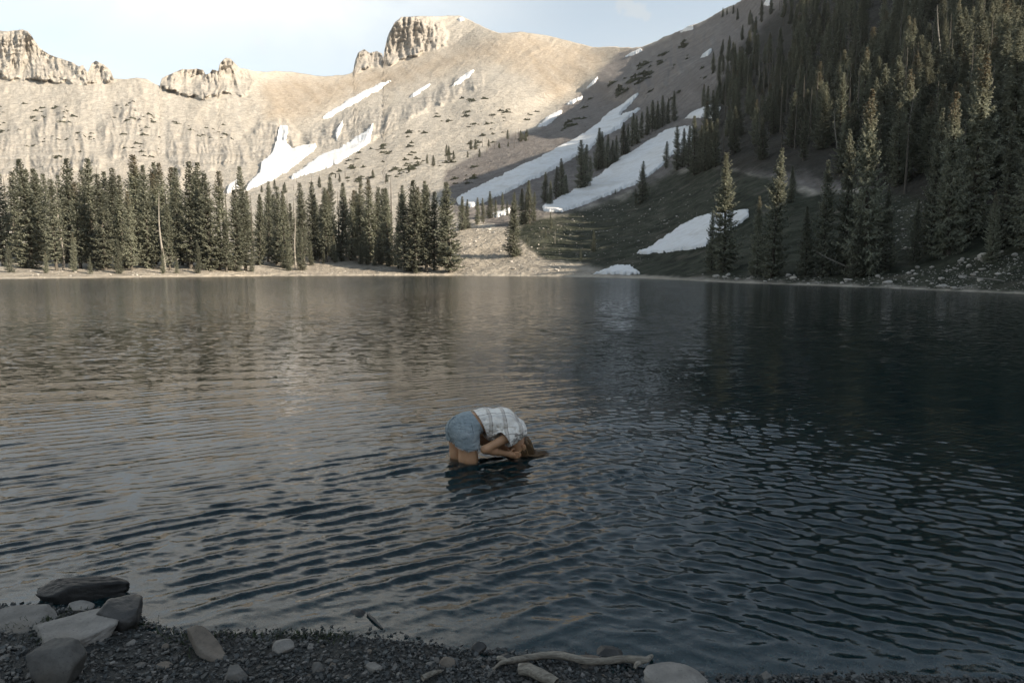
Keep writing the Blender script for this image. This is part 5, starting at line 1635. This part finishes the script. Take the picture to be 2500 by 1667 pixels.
sh_o = obj('shorts', mesh_np('shorts', sV, sF), den.m, person); sh_o['label'] = 'faded blue cut-off denim shorts with frayed hem'
# frayed white threads on the hem
r_ = np.random.default_rng(5)
low = sV[np.abs(sV[:, 2] - (0.135 - 0.35 * np.clip(sV[:, 0] + 0.04, -0.2, 0))) < 0.006]
pick = low[r_.integers(0, len(low), 420)]
fv, ff = sprays(pick, np.stack([r_.normal(size=420) * 0.5, r_.normal(size=420) * 0.5, -np.ones(420)], -1), r_.uniform(0.006, 0.02, 420), r_.uniform(0.002, 0.005, 420), r_, 0.1)
thr = Mat('white_thread'); thr.bsdf((0.62, 0.63, 0.62), 0.9)
obj('frayed_hem', mesh_np('frayed_hem', fv, ff), thr.m, sh_o)
# seams, back pocket and waistband
def on_shorts(pts):
    out = []
    for p in pts:
        out.append(sV[np.argmin(((sV - np.asarray(p)) ** 2).sum(1))])
    return np.array(out)
seam = Mat('dark_denim_seam'); seam.bsdf((0.09, 0.12, 0.14), 0.9)
side = on_shorts([(0.02, -0.20, z) for z in np.linspace(0.15, 0.40, 16)]); side[:, 1] -= 0.001
back = on_shorts([(-0.19 + 0.25 * max(0, z - 0.34), 0.0, z) for z in np.linspace(0.17, 0.46, 18)]); back[:, 0] -= 0.001
pk = on_shorts([(-0.13, -0.16, 0.36), (-0.15, -0.12, 0.30), (-0.16, -0.11, 0.25), (-0.12, -0.17, 0.225), (-0.07, -0.20, 0.26), (-0.05, -0.20, 0.34), (-0.13, -0.16, 0.36)])
obj('seam', mesh_np('seam', *join([tube(side, np.full(len(side), 0.0022), 5), tube(back, np.full(len(back), 0.0025), 5)])), seam.m, sh_o)
# plaid shirt
sm = Mat('plaid_cotton')
_co = sm.coord('Object')
_sp = sm.n('ShaderNodeSeparateXYZ'); sm.l(_co, _sp.inputs[0])
def band(src, period, offset, w):
    f = sm.math('FRACT', sm.math('ADD', sm.math('DIVIDE', src, period), offset))
    a = sm.math('ABSOLUTE', sm.math('SUBTRACT', f, 0.5))
    return sm.rng(a, w * 0.75, w, 1.0, 0.0)
_wob = sm.math('MULTIPLY', sm.math('SUBTRACT', sm.noise(9, 2, 0.5), 0.5), 0.02)
_u = sm.math('ADD', _sp.outputs['X'], _wob); _v = sm.math('ADD', _sp.outputs['Y'], _wob)
_c = sm.ramp(sm.noise(40, 3), [(0.3, (0.80, 0.745, 0.665)), (0.7, (0.88, 0.83, 0.755))])
_c = sm.mix(sm.math('MULTIPLY', band(_u, 0.135, 0.15, 0.10), 0.5), _c, (0.36, 0.30, 0.25))
_c = sm.mix(sm.math('MULTIPLY', band(_v, 0.135, 0.55, 0.10), 0.32), _c, (0.34, 0.33, 0.33))
_c = sm.mix(sm.math('MULTIPLY', band(_u, 0.135, 0.02, 0.03), 0.75), _c, (0.20, 0.15, 0.12))
_c = sm.mix(sm.math('MULTIPLY', band(_v, 0.135, 0.32, 0.03), 0.75), _c, (0.22, 0.19, 0.17))
sm.bsdf(_c, 0.9, sm.bump(sm.noise(260, 2), 0.2, 0.001), 0.1)
hV, hF = surface_net(shirt, (0.04, -0.32, 0.13), (0.66, 0.32, 0.50), 0.0052)
shirt_o = obj('shirt', mesh_np('shirt', hV, hF), sm.m, person); shirt_o['label'] = 'loose short-sleeved white shirt with thin plaid lines'
# hair: scalp cap and strands that fall to the water and float
hm = Mat('brown_blonde_hair')
_h = hm.noise(1.0, 3, 0.6, vec=hm.attr('root'))
hm.bsdf(hm.ramp(_h, [(0.40, (0.05, 0.027, 0.011)), (0.55, (0.14, 0.08, 0.033)), (0.75, (0.45, 0.30, 0.15))]), 0.45, None, 0.5)
def cap(G):
    d = ell(G, HC, (0.108, 0.086, 0.129), HR)
    d = np.maximum(d, -(d + 0.014))
    loc = (G - HC.astype(np.float32)) @ HR.astype(np.float32)
    line = loc[..., 2] * 0.8 - loc[..., 0] * 0.75 + 0.0
    keep = np.minimum(line + 0.012, 1)
    ear = ell(G, hp(-0.01, 0, -0.02), (0.03, 0.2, 0.035), HR)
    return np.maximum(np.maximum(d - 0.003 * nearfbm(G * 70.0, d, 2), -keep), -ear)
cV, cF = surface_net(cap, HC - 0.17, HC + 0.17, 0.005)
cme = mesh_np('hair_cap', cV, cF); add_attr(cme, 'root', cV * 60)
hair = obj('hair', cme, hm.m, person); hair['label'] = 'long brown-blonde hair falling forward and floating on the water'
parts, roots = [], []
sel = cV[((cV - HC) @ FA < 0.05)]
for k in range(300):
    p0 = sel[r_.integers(len(sel))]
    loc = (p0 - HC) @ HR
    long = r_.uniform(0.09, 0.21)
    n = 11
    path = [p0.copy()]
    fl = np.array([r_.uniform(0.5, 1.0), r_.normal() * 0.28 - 0.12, 0]); fl /= np.linalg.norm(fl)
    if r_.random() < 0.25: fl = np.array([r_.normal() * 0.6, -0.7 + r_.normal() * 0.3, 0]); long *= 0.6
    v = (p0 - HC) / np.linalg.norm(p0 - HC) * 0.3 + CR * 0.7
    for q in range(n - 1):
        v = v * 0.6 + np.array([0, 0, -0.55]) + np.array([0.12, 0, 0])
        step = v / np.linalg.norm(v) * long / (n - 1)
        nx = path[-1] + step
        # stay outside the head
        e = (nx - HC) @ HR / np.array([0.110, 0.088, 0.131]); le = np.linalg.norm(e)
        if le < 1: nx = HC + HR @ (e / le * np.array([0.110, 0.088, 0.131]))
        if nx[2] < 0.006:
            nx = path[-1] + fl * long / (n - 1) * 1.15 + r_.normal(size=3) * 0.003
            nx[2] = 0.004 + 0.007 * r_.random()
        path.append(nx)
    parts.append(tube(np.array(path), np.linspace(0.0032, 0.0008, n), 4)); roots.append(np.repeat(p0[None] * 60 + r_.normal() * 2.5, n * 4, 0))
V, F = join(parts)
stm = mesh_np('strands', V, F); add_attr(stm, 'root', np.concatenate(roots)); stm.materials.append(hm.m)
obj('hair_strands', stm, None, hair)
# ------------------------------------------------------------------ thin mountain haze
bm = bmesh.new()
bmesh.ops.create_cube(bm, size=1.0)
for v in bm.verts:
    v.co = Vector((1500 * (1 if v.co.x > 0 else -1), 2700 if v.co.y > 0 else -960, 820 if v.co.z > 0 else -9))
hme = bpy.data.meshes.new('haze'); bm.to_mesh(hme); bm.free()
hz = Mat('haze')
pv = hz.n('ShaderNodeVolumePrincipled'); pv.inputs['Color'].default_value = (0.93, 0.95, 0.96, 1); pv.inputs['Density'].default_value = 0.00005; pv.inputs['Anisotropy'].default_value = 0.2
hz.l(pv.outputs[0], hz.out.inputs['Volume'])
obj('haze', hme, hz.m, kind='stuff')['label'] = 'thin pale haze in front of the far mountains'
